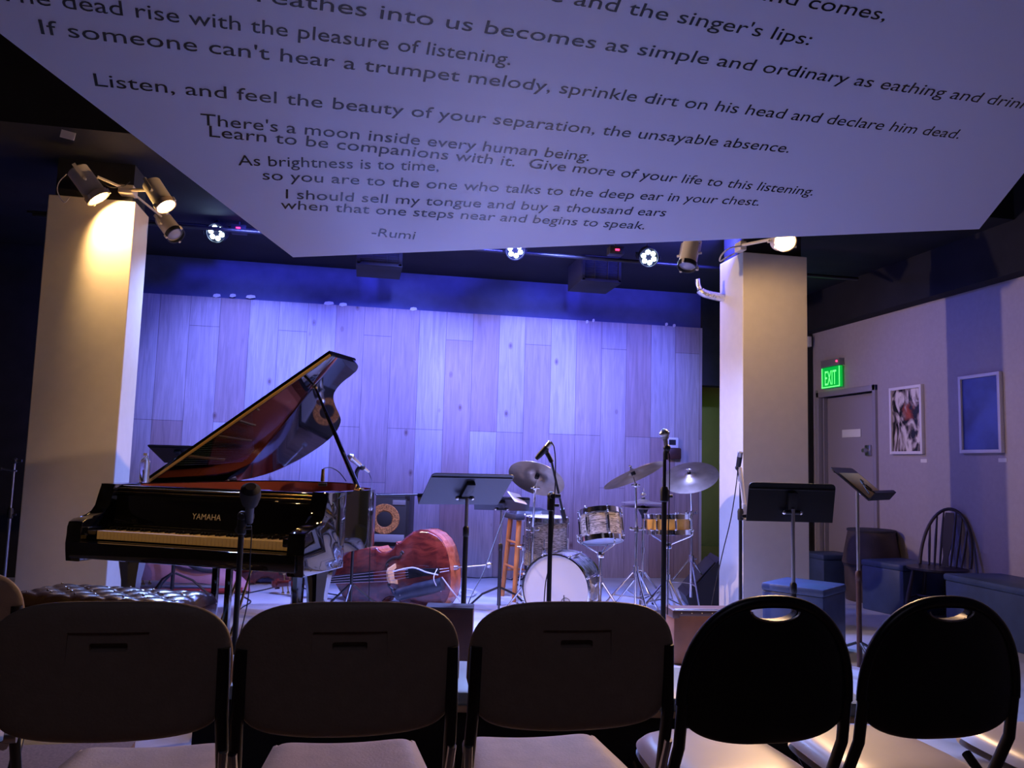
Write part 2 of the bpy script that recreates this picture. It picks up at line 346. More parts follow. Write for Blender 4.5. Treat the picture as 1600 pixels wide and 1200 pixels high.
# columns
CF = 5.85
def column(n, x0, x1, y1, top):
    c = struct('column_'+n, MB().box(((x0+x1)/2, (CF+y1)/2, top/2), (x1-x0, y1-CF, top), bev=.006), 'cream')
    struct('column_'+n+'_upper', MB().box(((x0+x1)/2, (CF+y1)/2+.01, (top+CEIL_STAGE)/2), (x1-x0-.06, y1-CF-.06, CEIL_STAGE-top)), 'wall_black')
column('left', -2.17, -1.61, 6.22, 2.965)
column('right', 2.965, 3.53, 6.27, 2.965)
struct('corner_strip', MB().box((RIGHT-.035, 8.47, 1.41), (.05, .10, 2.82)), 'wall_black')  # narrow black strip at the far right corner

# vents and ducts under the stage ceiling
def vent(px, py, wpx, Y, label):
    c = YY(px, py, Y); s = wpx/FPX*Y; g = thing('ceiling_vent', label, 'vent', (c.x, Y, CEIL_STAGE), group=None)
    obj('duct_box', MB().box((0, .25, -.13), (s*1.05, .5, .26), bev=.006), 'wall_black', g)
    obj('vent_frame', MB().box((0, -.008, -.02), (s, .02, .025)).box((0, -.008, -.245), (s, .02, .025)).box((-s/2+.012, -.008, -.13), (.025, .02, .24)).box((s/2-.012, -.008, -.13), (.025, .02, .24)), 'wall_black', g)
    sl = MB()
    for k in range(9): sl.box((0, -.004, -.04-.022*k), (s-.05, .012, .006), rot=Euler((.6, 0, 0)).to_matrix())
    for k in (-1, 1): sl.box((k*s/6, -.008, -.13), (.01, .012, .2))
    obj('louver', sl, 'wall_black', g)
vent(593, 413, 68, 7.3, 'dark louvred ceiling vent behind the corner of the white panel')
vent(940, 410, 66, 7.3, 'dark louvred ceiling vent beside the round blue stage light')

# lighting bars
tag(obj('lighting_bar', MB().cone((-2.6, 6.75, 3.06), (4.6, 6.75, 3.06), .017, seg=12), 'blackm'), 'long dark lighting pipe carrying the blue stage lights', 'pipe')
tag(obj('ceiling_pipe', MB().cone((-2.8, 7.15, 3.19), (1.0, 7.15, 3.19), .012, seg=12), 'blackm'), 'thin pipe running along the dark ceiling left of the panel', 'pipe')

# ================================================================== hanging white panel with the poem
nrm = Vector(RT*(-.182)+UP*.826+FW*.535).normalized()
p0 = P(458, 402, 4.6)
def PL(x, y):
    d = Vector(ray(x, y)); return Vector(CO) + d*((p0-Vector(CO)).dot(nrm)/d.dot(nrm))
ax = PL(1000, 300)-PL(400, 235); ax = (ax - nrm*ax.dot(nrm)).normalized(); ay = nrm.cross(ax).normalized()
if ay.dot(Vector(UP)) < 0 and False: ay = -ay
def uv(x, y): q = PL(x, y)-p0; return Vector((q.dot(ax), q.dot(ay)))
corn = [uv(458, 402), uv(1530, 358), uv(1700, 145), uv(1560, -150), uv(-130, -150), uv(-130, -47)]
pan = thing('hanging_panel', 'large white angled ceiling panel printed with a poem, hung above the stage front', 'panel', p0)
pan.rotation_euler = Matrix((ax, ay, nrm)).transposed().to_euler()
obj('board', MB().prism([tuple(c) for c in corn], 0, .022), 'panel', pan, smooth=False)
inv = Matrix((ax, ay, nrm))
wr = MB()
for (cx, cy) in (corn[0]*.9+corn[3]*.1, corn[1]*.85+corn[4]*.15, corn[4]*.9+corn[1]*.1):
    a = Vector((cx, cy, .02)); wpt = p0 + ax*cx + ay*cy
    top = inv @ (Vector((wpt.x, wpt.y, (CEIL if wpt.y < 5.2 else CEIL_STAGE)))-p0)
    wr.cone(a, top, .003, seg=6)
obj('hanging_wire', wr, 'steel', pan)
def width(me): 
    c = [v.co.x for v in me.vertices]; return max(c)
LINES = [
 ('sound comes,', 'sound', (1243, 9), 'sound comes', (1372, 31)),
 ('flute and the singer\'s lips:', 'flute and', (963, 19), 'flute and the singer\'s lips', (1254, 69)),
 ('spirit breathes into us becomes as simple and ordinary as eathing and drinking.', 'spirit breathes', (572, 26), 'spirit breathes into us becomes as simple and ordinary as eathing and', (1527, 160)),
 ('The dead rise with the pleasure of listening.', 'The', (80, 10), 'The dead rise with the pleasure of listening', (790, 101)),
 ('If someone can\'t hear a trumpet melody, sprinkle dirt on his head and declare him dead.', 'If', (92, 56), 'If someone can\'t hear a trumpet melody, sprinkle dirt on his head and declare him dead', (1490, 216)),
 ('Listen, and feel the beauty of your separation, the unsayable absence.', 'Listen', (262, 145), 'Listen, and feel the beauty of your separation, the unsayable absence', (1225, 238)),
 ('There\'s a moon inside every human being.', 'There\'s', (434, 206), 'There\'s a moon inside every human being', (914, 251)),
 ('Learn to be companions with it.  Give more of your life to this listening.', 'Learn', (416, 222), 'Learn to be companions with it.  Give more of your life to this listening', (1264, 305)),
 ('As brightness is to time,', 'As', (407, 259), 'As brightness is to time', (679, 267)),
 ('so you are to the one who talks to the deep ear in your chest.', 'so', (442, 282), 'so you are to the one who talks to the deep ear in your chest', (1180, 321)),
 ('I should sell my tongue and buy a thousand ears', 'I', (450, 310), 'I should sell my tongue and buy a thousand ears', (1038, 338)),
 ('when that one steps near and begins to speak.', 'when', (512, 330), 'when that one steps near and begins to speak', (1002, 358)),
 ('-Rumi', '-', (587, 369), '-Rumi', (647, 374)),
]
CAPH = .068   # letter height on the board
for full, pa, qa, pb, qb in LINES:
    me = text_mesh(full); wa = width(text_mesh(pa)); wb = width(text_mesh(pb))
    ua, ub = uv(*qa), uv(*qb); d = (ub-ua); sx = d.length/(wb-wa); d.normalize(); e = Vector((-d.y, d.x))
    if e.dot(uv(qa[0], qa[1]-20)-ua) < 0: e = -e
    for v in me.vertices:
        q = ua + d*((v.co.x-wa)*sx) + e*(v.co.y/.72*CAPH); v.co = (q.x, q.y, -.0012)
    me.materials.clear(); me.materials.append(M['vinyl'])
    o = bpy.data.objects.new('lettering', me); COL.objects.link(o); o.parent = pan; o['label'] = 'dark printed line of the poem'
tag(obj('tape_scrap', MB().box(P(106, 211, 4.6), (.075, .004, .045), rot=Euler((0, .15, .1)).to_matrix()), 'tape'), 'torn strip of pale tape on the dark wall above the left spotlights', 'tape')

# ================================================================== stage lamps
def aim(o, direction):   # local -Z points along direction
    o.rotation_euler = Vector(direction).to_track_quat('-Z', 'Y').to_euler()
def can_lamp(loc, direction, lit, label, s=1., name='spotlight_can'):
    t = thing(name, label, 'spotlight', loc); aim(t, direction)
    obj('can', MB().lathe([(0, .10*s), (.05*s, .10*s), (.062*s, .09*s), (.064*s, -.09*s), (.058*s, -.09*s), (.056*s, .06*s), (0, .06*s)], 28), 'lampw', t)
    obj('rim', MB().lathe([(.064*s, -.075*s), (.071*s, -.078*s), (.071*s, -.112*s), (.063*s, -.112*s), (.060*s, -.08*s), (.064*s, -.075*s)], 28), 'tan' if lit else 'blackp', t)
    obj('lamp_glass', MB().lathe([(0, -.104*s), (.03*s, -.101*s), (.059*s, -.085*s), (.056*s, -.07*s), (0, -.07*s)], 28), 'bulb_on' if lit else 'bulb_off', t, label='glowing warm lamp face' if lit else 'unlit grey lamp face')
    obj('clip', MB().box((0, .071*s, -.1*s), (.016*s, .014*s, .03*s)).box((.062*s, -.038*s, -.1*s), (.016*s, .014*s, .03*s)).box((-.062*s, -.038*s, -.1*s), (.016*s, .014*s, .03*s)), 'lampw', t)
    obj('yoke', MB().box((.074*s, 0, .05*s), (.004, .02*s, .11*s)).box((-.074*s, 0, .05*s), (.004, .02*s, .11*s)).box((0, 0, .105*s), (.15*s, .02*s, .006)).cone((.07*s, 0, .0), (.092*s, 0, .0), .009*s).cone((-.07*s, 0, .0), (-.092*s, 0, .0), .009*s), 'lampw', t)
    return t
WARM = (1.0, .60, .26)
def d_cam(dx, dy, dz): return Vector(RT*dx + UP*dy + FW*dz)
a1 = P(136, 286, 5.35); v1 = d_cam(.55, -.80, .12)
can_lamp(a1, v1, True, 'cream spotlight can at left of the left column top, lit and tipped down', 1.12)
a2 = P(247, 303, 5.35); v2 = d_cam(.50, -.72, -.15)
can_lamp(a2, v2, True, 'cream spotlight can at right of the left column top, lit and tipped down', 1.0)
a3 = P(264, 354, 6.0); can_lamp(a3, d_cam(.62, -.68, -.35), False, 'unlit grey spotlight can hanging below the lit pair on the left column', 1.0)
a4 = P(1222, 377, 5.6); v4 = d_cam(-.12, -.16, -1)
can_lamp(a4, v4, True, 'lit warm spotlight facing the room on top of the right column', 1.05)
a5 = P(1077, 398, 6.4); can_lamp(a5, d_cam(-.22, -.80, -.35), False, 'unlit cream spotlight can hanging left of the right column', 1.12)
def bracket(name, label, pts, r, m, cat='bracket'): return tag(obj(name, MB().tube(bez(pts, 6), r, 8), m), label, cat)
br = P(195, 292, 5.5)
b_ = MB().box(P(200, 299, 5.6), (.10, .12, .06), bev=.006).tube([P(200, 297, 5.58), P(152, 276, 5.42)], .010).tube([P(200, 297, 5.58), P(236, 297, 5.40)], .012).tube([P(205, 300, 5.64), P(252, 338, 5.95)], .008)
tag(obj('lamp_bracket', b_, 'lampw'), 'cream branched bracket joining the spotlights on the left column', 'bracket')
b_ = MB().box(P(1157, 386, 5.95), (.05, .10, .07), bev=.006).tube([P(1160, 383, 5.9), P(1215, 372, 5.68)], .012)
tag(obj('lamp_bracket', b_, 'lampw'), 'cream bracket and socket holding the lamp on the right column', 'bracket')
bracket('lamp_cable', 'white cable looping from the lamp bracket of the right column', [P(1160, 384, 5.9), P(1140, 388, 5.88), P(1128, 398, 5.9), P(1125, 408, 5.92), P(1136, 402, 5.9), P(1148, 396, 5.9)], .006, 'cable_w', 'cable')
bracket('lamp_cable', 'thin cable dangling from the leftmost lit spotlight', [P(104, 272, 5.35), P(92, 285, 5.33), P(90, 300, 5.33), P(100, 316, 5.35), P(108, 309, 5.36)], .003, 'cable_w', 'cable')
bracket('lamp_cable', 'wire between the pair of lit spotlights on the left column', [P(152, 280, 5.42), P(172, 292, 5.45), P(192, 291, 5.5), P(203, 284, 5.52)], .003, 'cable', 'cable')
tag(obj('lamp_hanger', MB().cone(P(1079, 388, 6.4), Vector((P(1079, 388, 6.4).x, P(1079, 388, 6.4).y, CEIL_STAGE)), .012), 'lampw'), 'short white stem from which the unlit spotlight hangs', 'bracket')
spot('lamp_light', a1+v1.normalized()*.14, a1+v1.normalized()*.14+d_cam(.40, -.66, .64), 42, WARM, 122, .5, .03)
spot('lamp_light', a3+d_cam(.62, -.68, -.35)*.16+Vector((.05, .1, 0)), Vector((3.6, 5.4, 1.0)), 300, (1., .70, .58), 92, .8, .04)  # spot added by the unlit can, throwing the right column's shadow
spot('lamp_light', a2+v2.normalized()*.13, a2+v2*2, 40, WARM, 70, .6, .04)
spot('lamp_light', a4+v4.normalized()*.14, Vector((-.6, 4.3, .3)), 285, (1., .60, .32), 112, .35, .04)
spot('lamp_light', a4+Vector((-.02, -.05, -.15)), Vector((3.25, 5.95, 1.5)), 17, WARM, 130, .5, .04)
spot('front_light', (-2.7, 2.1, 3.6), (-.9, 5.2, .85), 85, (1., .58, .22), 40, .6, .05)  # unseen warm spot added for the keys, lid edge and left column

def led_par(px, py, Z, label, dirn, n=6):
    c = P(px, py, Z); t = thing('stage_light', label, 'stage light', c); aim(t, dirn)
    obj('can', MB().lathe([(0, .12), (.06, .12), (.085, .06), (.088, -.05), (.080, -.05), (.076, -.035), (0, -.035)], 24), 'blackp', t)
    for k in range(n):
        a = 2*math.pi*k/n+.3; rr = .047
        obj('diode', MB().sphere((rr*math.cos(a), rr*math.sin(a), -.036), .021, (1, 1, .5), 12, 8), 'led', t)
    obj('yoke', MB().box((.098, 0, .04), (.006, .03, .2)).box((-.098, 0, .04), (.006, .03, .2)).box((0, 0, .145), (.2, .03, .006)), 'blackm', t)
    hm = t.matrix_basis.inverted()
    obj('hanger', MB().cone(Vector((0, 0, .145)), hm @ Vector((c.x, c.y, CEIL_STAGE)) if True else None, .008), 'blackm', t)
    tgt = c + Vector(dirn)
    spot('stage_light_beam', c+Vector(dirn).normalized()*.08, c+Vector((dirn[0]*.9, -2.3, -3.0)), 430, (.24, .38, 1.0), 64, .9, .06)
    return t
led_par(340, 363, 6.9, 'round blue-white LED stage light left of the panel, seen full on', d_cam(.05, -.35, -1))
led_par(805, 390, 7.0, 'round blue-white LED stage light half hidden by the panel edge', d_cam(0, -.35, -1))
led_par(1013, 401, 7.0, 'round blue-white LED stage light between the vent and the unlit spotlight', d_cam(-.05, -.35, -1))
for px, py, lab in ((372, 356, 'small black power box with red readout beside the leftmost stage light'), (965, 390, 'small black power box with red readout beside the right-hand vent')):
    c = P(px, py, 6.9); t = thing('power_box', lab, 'power box', c)
    obj('housing', MB().box((0, .06, 0), (.13, .1, .07), bev=.006).cone((0, .06, .03), (0, .06, CEIL_STAGE-c.z), .008), 'blackp', t); obj('display', MB().box((0, .004, 0), (.035, .01, .014)), 'red_led', t)
tag(obj('foil_wrap', MB().tube(bez([YY(1090, 436, 6.2), YY(1092, 448, 6.2), YY(1100, 458, 6.2), YY(1132, 466, 6.2)]), [.02]*12+[.035]*13, 10), 'foil'), 'crumpled silvery foil hanging beside the top of the right column', 'foil')
for k, (px, py, wpx) in enumerate(((339, 462, 11), (364, 462, 9), (392, 464, 14), (514, 474, 15), (536, 476, 12), (646, 483, 11), (917, 503, 4), (927, 501, 4), (1041, 507, 5), (1053, 509, 5))):
    c = YY(px, py, BACK); s = wpx/FPX*8.6
    tag(obj('paint_chip', MB().prism([(-s/2, -.012), (-s*.1, -.02), (s/2, -.006), (s*.42, .016), (0, .02), (-s*.4, .012)], 0, .006, Matrix.Translation((c.x, BACK-.004, c.z)) @ Matrix.Rotation(R(90), 4, 'X')), 'tape'),
        'bare pale chip along the top edge of the plank wall', 'chip', 'pale chips along the top of the planks')

# ================================================================== grand piano
PO = Vector((-.88, 4.75, 0)); PRZ = R(-25.8); PM = Matrix.Translation(PO) @ Matrix.Rotation(PRZ, 4, 'Z')
pno = thing('grand_piano', 'polished black grand piano with raised lid at the left of the stage', 'piano', PO, PRZ)
def outline(g=0.):   # plan of the case behind the keys, anticlockwise from the front left (u, v)
    a = [(.74, .12), (.74, .66), (.715, .82), (.64, .98), (.53, 1.1), (.43, 1.24), (.33, 1.42), (.24, 1.60), (.14, 1.77), (-.02, 1.9), (-.24, 1.95), (-.46, 1.9), (-.62, 1.76), (-.70, 1.58), (-.735, 1.35)]
    b = [tuple(p[:2]) for p in bez([(x, y, 0) for x, y in a], 4)] + [(-.74, 1.2), (-.74, .12)]
    if g:
        c = []
        n = len(b)
        for i in range(n):
            p, q, r = Vector(b[i-1]), Vector(b[i]), Vector(b[(i+1) % n])
            t = ((q-p).normalized()+(r-q).normalized()).normalized(); c.append((q.x-(-t.y)*-g, q.y-t.x*g) if False else (q.x+(-t.y)*g, q.y+t.x*g))
        return c
    return b
ow, iw = outline(), outline(.035)
rim = MB(); nO = len(ow)
for z0, z1 in ((.68, 1.03),):
    A = [rim.bm.verts.new((x, y, z0)) for x, y in ow]; B = [rim.bm.verts.new((x, y, z1)) for x, y in ow]
    C_ = [rim.bm.verts.new((x, y, z1)) for x, y in iw]; D = [rim.bm.verts.new((x, y, z1-.12)) for x, y in iw]
    for i in range(nO-1):
        j = i+1
        rim.bm.faces.new((A[i], A[j], B[j], B[i])); rim.bm.faces.new((B[i], B[j], C_[j], C_[i])); rim.bm.faces.new((C_[i], C_[j], D[j], D[i]))
    rim.bm.faces.new(A[::-1])
obj('rim', rim, 'piano', pno, ang=30)
def cheek(sx):       # the stepped S-curved arm at each end of the keyboard
    prof = [(.60, -.10), (.60, .35), (1.03, .35), (1.03, .13), (1.0, .118), (.95, .115), (.90, .10), (.865, .07), (.845, .03), (.84, -.02), (.835, -.07), (.82, -.098), (.79, -.108), (.70, -.108), (.66, -.104)]
    pr = [(b, a) for a, b in prof]
    mt = Matrix.Translation((sx*.70 - .05, 0, 0)) @ Matrix(((0, 0, 1, 0), (1, 0, 0, 0), (0, 1, 0, 0), (0, 0, 0, 1)))
    return MB().prism(pr, 0, .10, mt, bev=.008)
for s in (-1, 1): obj('arm', cheek(s), 'piano', pno, ang=25)
obj('key_block', MB().box((-.632, -.02, .77), (.036, .15, .045), bev=.005), 'piano', pno)
obj('key_block', MB().box((.632, -.02, .77), (.036, .15, .045), bev=.005), 'piano', pno)
obj('keybed', MB().box((0, .09, .665), (1.42, .42, .09), bev=.006).box((0, -.055, .69), (1.40, .03, .05), bev=.006), 'piano', pno)
obj('key_slip', MB().box((0, -.045, .700), (1.30, .02, .03), bev=.004), 'piano', pno)
wk = MB().box((0, .05, .745), (.0228, .15, .048), bev=.0015, seg=1)
k0 = obj('white_key', wk, 'ivory', pno)
for k in range(52):
    o = k0 if k == 0 else k0.copy()
    if k: COL.objects.link(o)
    o.location = ((k-25.5)*.0235, -.025+.02, 0)
bk = MB().box((0, .085, .777), (.011, .095, .018), bev=.003, seg=1, taper=(.8, .95))
b0 = obj('black_key', bk, 'ebony', pno); first = True
for k in range(51):
    if (k % 7) in (1, 4): continue
    o = b0 if first else b0.copy()
    if not first: COL.objects.link(o)
    first = False; o.location = ((k-25)*.0235, 0, 0)
fb = obj('fallboard', MB().box((0, .155, .865), (1.30, .022, .20), rot=Euler((R(-8), 0, 0)).to_matrix(), bev=.005), 'piano', pno)
obj('felt_strip', MB().box((0, .132, .771), (1.24, .012, .006)), 'felt', pno)
me = text_mesh('YAMAHA', 1.)
xs = [v.co.x for v in me.vertices]; sc_ = .19/(max(xs)-min(xs)); fm = Matrix.Rotation(R(-8), 4, 'X')
for v in me.vertices:
    q = fm @ Vector(((v.co.x-min(xs))*sc_*1.0-.115, -.0125, v.co.y*.048+.0)); v.co = q + Vector((0, .1505, .845))
me.materials.clear(); me.materials.append(M['maker'])
o = bpy.data.objects.new('lettering', me); COL.objects.link(o); o.parent = fb; o['label'] = 'brass maker lettering on the fallboard'
obj('front_rail', MB().box((0, .20, .985), (1.32, .05, .075), bev=.008).box((0, .175, .975), (1.32, .012, .012), bev=.003), 'piano', pno)
obj('rail_glint', MB().box((0, .165, 1.005), (1.31, .012, .010), bev=.003).box((0, .168, .985), (1.31, .010, .007), bev=.002), 'brass', pno, label='bright strips standing for stripes of light above the fallboard')  # stripes of light on the black case, built as brass strips
sb = MB().prism(outline(.04)[:-1], .88, .905); obj('soundboard', sb, 'piano_in', pno, smooth=False)
ir = MB(); n2 = outline(.037)
A = [ir.bm.verts.new((x, y, .9)) for x, y in n2]; B = [ir.bm.verts.new((x, y, 1.022)) for x, y in n2]
for i in range(len(n2)-1): ir.bm.faces.new((A[i], A[i+1], B[i+1], B[i]))
obj('inner_rim', ir, 'piano_in', pno)
pt = MB().box((0, .36, .945), (1.36, .16, .02), bev=.004)
for k in range(5): pt.cone((-.5+.24*k, .42, .95), (-.62+.20*k, 1.45-.16*abs(k-1), .95), .018, .012, 8)
obj('iron_plate', pt, 'gold', pno)
st = MB()
for k in range(60): st.cone((-.62+.021*k, .44, .962), (-.66+.016*k, 1.75-.018*k if k > 8 else 1.62, .962), .0012, seg=4)
obj('strings', st, 'steel', pno)
# lid: main leaf turned up on its hinge, front leaf folded back over it, prop
LA = R(33.1); HX, HZ = -.745, 1.024
LM = Matrix.Translation((HX, 0, HZ)) @ Matrix.Rotation(-LA, 4, 'Y')
lp = [(1.50, .54), (1.50, .84), (1.47, .96), (1.40, 1.01), (1.31, 1.02), (1.21, 1.07), (1.12, 1.19), (1.03, 1.38), (.95, 1.57), (.86, 1.74), (.70, 1.90), (.49, 1.96), (.24, 1.91), (.08, 1.75), (0, 1.5)]
lpo = [tuple(p[:2]) for p in bez([(x, y, 0) for x, y in lp], 3)] + [(0, .54)]
obj('lid', MB().prism(lpo, 0, .022, LM, bev=.004), 'piano', pno, ang=25)
obj('lid_front_leaf', MB().prism([(0, .545), (1.50, .545), (1.50, .90), (0, .90)], .026, .046, LM, bev=.004), 'piano', pno, ang=25)
obj('lid_edge_glint', MB().box(LM @ Vector((.75, .537, .012)), (1.49, .006, .018), rot=LM.to_3x3(), bev=.002), 'lid_glint', pno, label='warm gold highlight painted along the front edge of the raised lid')  # lamplight on the black lid edge, put into a gold strip
hg = MB()
for v in (.7, 1.1, 1.45): hg.cone((HX, v-.05, HZ-.004), (HX, v+.05, HZ-.004), .007, seg=8)
obj('hinge', hg, 'brass', pno)
pb = Vector((.695, .62, 1.03)); ptp = LM @ Vector((1.20, .80, .0))
pr = MB().tube([pb, pb.lerp(ptp, .5), ptp], [.017, .014, .007], 8)
obj('lid_prop', pr, 'piano', pno)
obj('prop_socket', MB().box((.695, .62, 1.035), (.05, .04, .012), bev=.003).cone(ptp-Vector((0, 0, .012)), ptp, .018), 'brass', pno)
def pleg(x, y):
    return MB().prism([(-.075, -.075), (.075, -.075), (.075, .075), (-.075, .075)], .60, .68, Matrix.Translation((x, y, 0)), bev=.01) \
        .lathe([(.085, .60), (.075, .54), (.06, .46), (.05, .3), (.045, .14), (.05, .115), (.042, .10), (.042, .075)], 8, Matrix.Translation((x, y, 0)) @ Matrix.Rotation(R(22.5), 4, 'Z'))
for x, y in ((-.6, .26), (.62, .30), (-.25, 1.62)):
    l = obj('leg', pleg(x, y), 'piano', pno, ang=25)
    obj('caster', MB().box((x, y, .075), (.03, .05, .05), bev=.006).cone((x-.02, y, .035), (x+.02, y, .035), .035, seg=18), 'brass', l)
ly = obj('pedal_lyre', MB().box((0, .30, .59), (.42, .12, .05), bev=.006).box((-.045, .30, .36), (.035, .03, .44), bev=.004).box((.045, .30, .36), (.035, .03, .44), bev=.004).box((0, .29, .12), (.26, .12, .07), bev=.008), 'piano', pno)
for k in (-1, 0, 1): obj('pedal', MB().box((k*.06, .19, .10), (.03, .14, .012), bev=.005).sphere((k*.06, .125, .10), .02, (1, 1.4, .4)), 'brass', ly)
obj('lyre_brace', MB().cone((-.05, .33, .14), (-.03, .62, .66), .008, seg=8).cone((.05, .33, .14), (.03, .62, .66), .008, seg=8), 'brass', pno)

# bottle on the piano, left end
q = F(226, 752, 1.04); q = PM @ Vector((-.69, .42, 1.031))
bt = thing('water_bottle', 'small clear plastic bottle standing on the left end of the black piano', 'bottle', q)
obj('body', MB().lathe([(0, 0), (.028, 0), (.031, .01), (.029, .05), (.031, .06), (.031, .12), (.026, .145), (.012, .16), (.012, .172), (0, .172)], 20), 'bottle', bt)
obj('cap', MB().lathe([(0, .17), (.014, .17), (.014, .186), (0, .186)], 16), 'white', bt)

# piano bench
bc = F(180, 925, .53)
bnc = thing('piano_bench', 'dark leather piano bench with a button-tufted top, in front of the piano', 'bench', (bc.x, bc.y, 0), PRZ+R(6))
BW, BD = .90, .36
def tuft(a, b):
    x = (a-.5)*BW; y = (b-.5)*BD; u = a*5; v = b*2.5
    s = abs(math.sin(math.pi*(u+v)/1.0)*math.sin(math.pi*(u-v)/1.0))**.4
    e = max(abs(a-.5), abs(b-.5))*2; ed = max(0, 1-((max(abs(a-.5)*2-1+.10, 0)/.10)**2)); ed2 = max(0, 1-((max(abs(b-.5)*2-1+.22, 0)/.22)**2))
    return Vector((x, y, .475 + .045*math.sqrt(ed*ed2) + .016*s*math.sqrt(ed*ed2)))
obj('tufted_top', MB().grid(tuft, 85, 37), 'leather', bnc, ang=80)
obj('seat_box', MB().box((0, 0, .425), (BW, BD, .10), bev=.012), 'leather', bnc)
bb = MB()
for i in range(0, 15):
    for j in range(0, 7):
        if (i+j) % 2 == 0 and 0 < i < 14 and 0 < j < 6:
            q = tuft(i/14, j/6); bb.sphere((q.x, q.y, q.z+.002), .007, (1, 1, .5), 8, 6)
obj('button', bb, 'leather', bnc)
for sx in (-1, 1):
    for sy in (-1, 1): obj('leg', MB().lathe([(.03, .375), (.026, .3), (.018, .02), (.02, 0)], 12, Matrix.Translation((sx*(BW/2-.06), sy*(BD/2-.05), 0))), 'piano', bnc)

# ================================================================== stands and microphones
def tripod(mb, z_hub, spread, z_top, r=.009, rot=0., n=3, feet=None):
    legs = []
    for k in range(n):
        a = rot + 2*math.pi*k/n; f = Vector((math.cos(a)*spread, math.sin(a)*spread, .012))
        legs.append((Vector((math.cos(a)*.018, math.sin(a)*.018, z_hub)), f))
    return legs
def mic_stand(label, base, h_clutch, h_top, boom=None, rot=.5, r=.0125, knob=True, m='blackm', spread=.3, base_kind='tripod', upper='blackm', name='microphone_stand'):
    """boom = (start height, end point, tail point) in room coordinates"""
    t = thing(name, label, 'microphone stand', (base.x, base.y, 0))
    if base_kind == 'tripod':
        for a, f in tripod(None, .24, spread, .3, rot=rot):
            lg = obj('leg', MB().tube([a, f], .009, 8), m, t); obj('rubber_foot', MB().sphere(f, .016, (1.2, 1.2, .75), 10, 6), 'rubber', lg)
    else:
        obj('round_base', MB().lathe([(0, 0), (.14, 0), (.145, .012), (.12, .024), (.02, .034), (0, .034)], 28), m, t)
    obj('lower_tube', MB().cone((0, 0, .03), (0, 0, h_clutch), r, seg=14), m, t)
    obj('clutch', MB().lathe([(r*1.15, h_clutch-.06), (r*1.6, h_clutch-.055), (r*1.7, h_clutch+.0), (r*1.2, h_clutch+.02)], 16).cone((r, 0, h_clutch-.03), (r+.03, 0, h_clutch-.03), .009), 'blackp', t)
    obj('upper_tube', MB().cone((0, 0, h_clutch-.02), (0, 0, h_top), r*.68, seg=12), upper, t)
    if boom:
        hz, e, tl = boom; o_ = Vector((base.x, base.y, 0)); e = e-o_; tl = tl-o_
        obj('boom_arm', MB().tube([tl, e], .0065, 10), upper, t)
        obj('boom_clutch', MB().sphere((0, 0, hz), .022, (1, 1.2, 1.1)).cone((0, -.035, hz), (0, .035, hz), .014).cone((.02, 0, hz), (.05, 0, hz), .012), 'blackp', t)
        obj('counterweight', MB().cone(tl, tl+(e-tl).normalized()*.07, .013), 'blackp', t)
    return t
def microphone(label, tail, head, kind='ball', s=1.):
    d = (head-tail); L = d.length; t = thing('microphone', label, 'microphone', tail, rot=d.to_track_quat('Z', 'Y').to_euler())
    if kind == 'ball':
        obj('body', MB().lathe([(0, 0), (.010*s, 0), (.011*s, .02*s), (.013*s, .06*s), (.019*s, L-.05*s), (.022*s, L-.035*s), (0, L-.035*s)], 18), 'steel', t)
        obj('grille', MB().sphere((0, 0, L-.022*s), .0255*s, (1, 1, 1), 16, 12).lathe([(.0265*s, L-.028*s), (.0285*s, L-.024*s), (.0285*s, L-.018*s), (.0265*s, L-.014*s)], 18), 'greyp' if s < 1 else 'steel', t)
    elif kind == 'foam':
        obj('body', MB().lathe([(0, 0), (.012*s, 0), (.013*s, L*.6), (0, L*.6)], 16), 'blackp', t)
        obj('windscreen', MB().lathe([(0, L*.5), (.022*s, L*.52), (.03*s, L*.75), (.028*s, L*.92), (.015*s, L), (0, L)], 18), 'rubber', t)
    else:
        obj('body', MB().lathe([(0, 0), (.009*s, 0), (.013*s, .02*s), (.014*s, L*.72), (0, L*.72)], 16), 'blackp', t)
        obj('capsule', MB().lathe([(0, L*.7), (.013*s, L*.7), (.0135*s, L-.004), (.011*s, L), (0, L)], 16), 'steel', t)
    return t
def clipm(label, pts, r=.012): return tag(obj('microphone_clip', MB().tube(bez(pts, 5), r, 10).sphere(pts[-1], r*1.5), 'blackp'), label, 'clip')
def cable(label, pts, r=.004, m='cable', n=8): return tag(obj('cable', MB().tube(bez(pts, n), r, 6), m), label, 'cable')

# A : boom stand right of the blue music stand
ba = P(861, 790, 4.3)
mic_stand('black boom microphone stand standing before the white bass drum', ba, 1.03, 1.06, (1.05, P(862, 722, 4.28), P(882, 812, 4.42)), rot=.2)
microphone('black microphone with reddish tip, tilted up on the boom before the left cymbal', P(838, 717, 4.28), P(861, 691, 4.26), 'pencil', 1.15)
clipm('black clip holding the microphone at the end of the boom', [P(862, 722, 4.28), P(857, 712, 4.28), P(852, 704, 4.275)])
cable('black cable hanging from the boom microphone down its stand', [P(861, 690, 4.26), P(866, 700, 4.25), P(868, 730, 4.26), P(866, 790, 4.27), P(861, 870, 4.27), P(852, 915, 4.27), P(848, 990, 4.25)], .003)
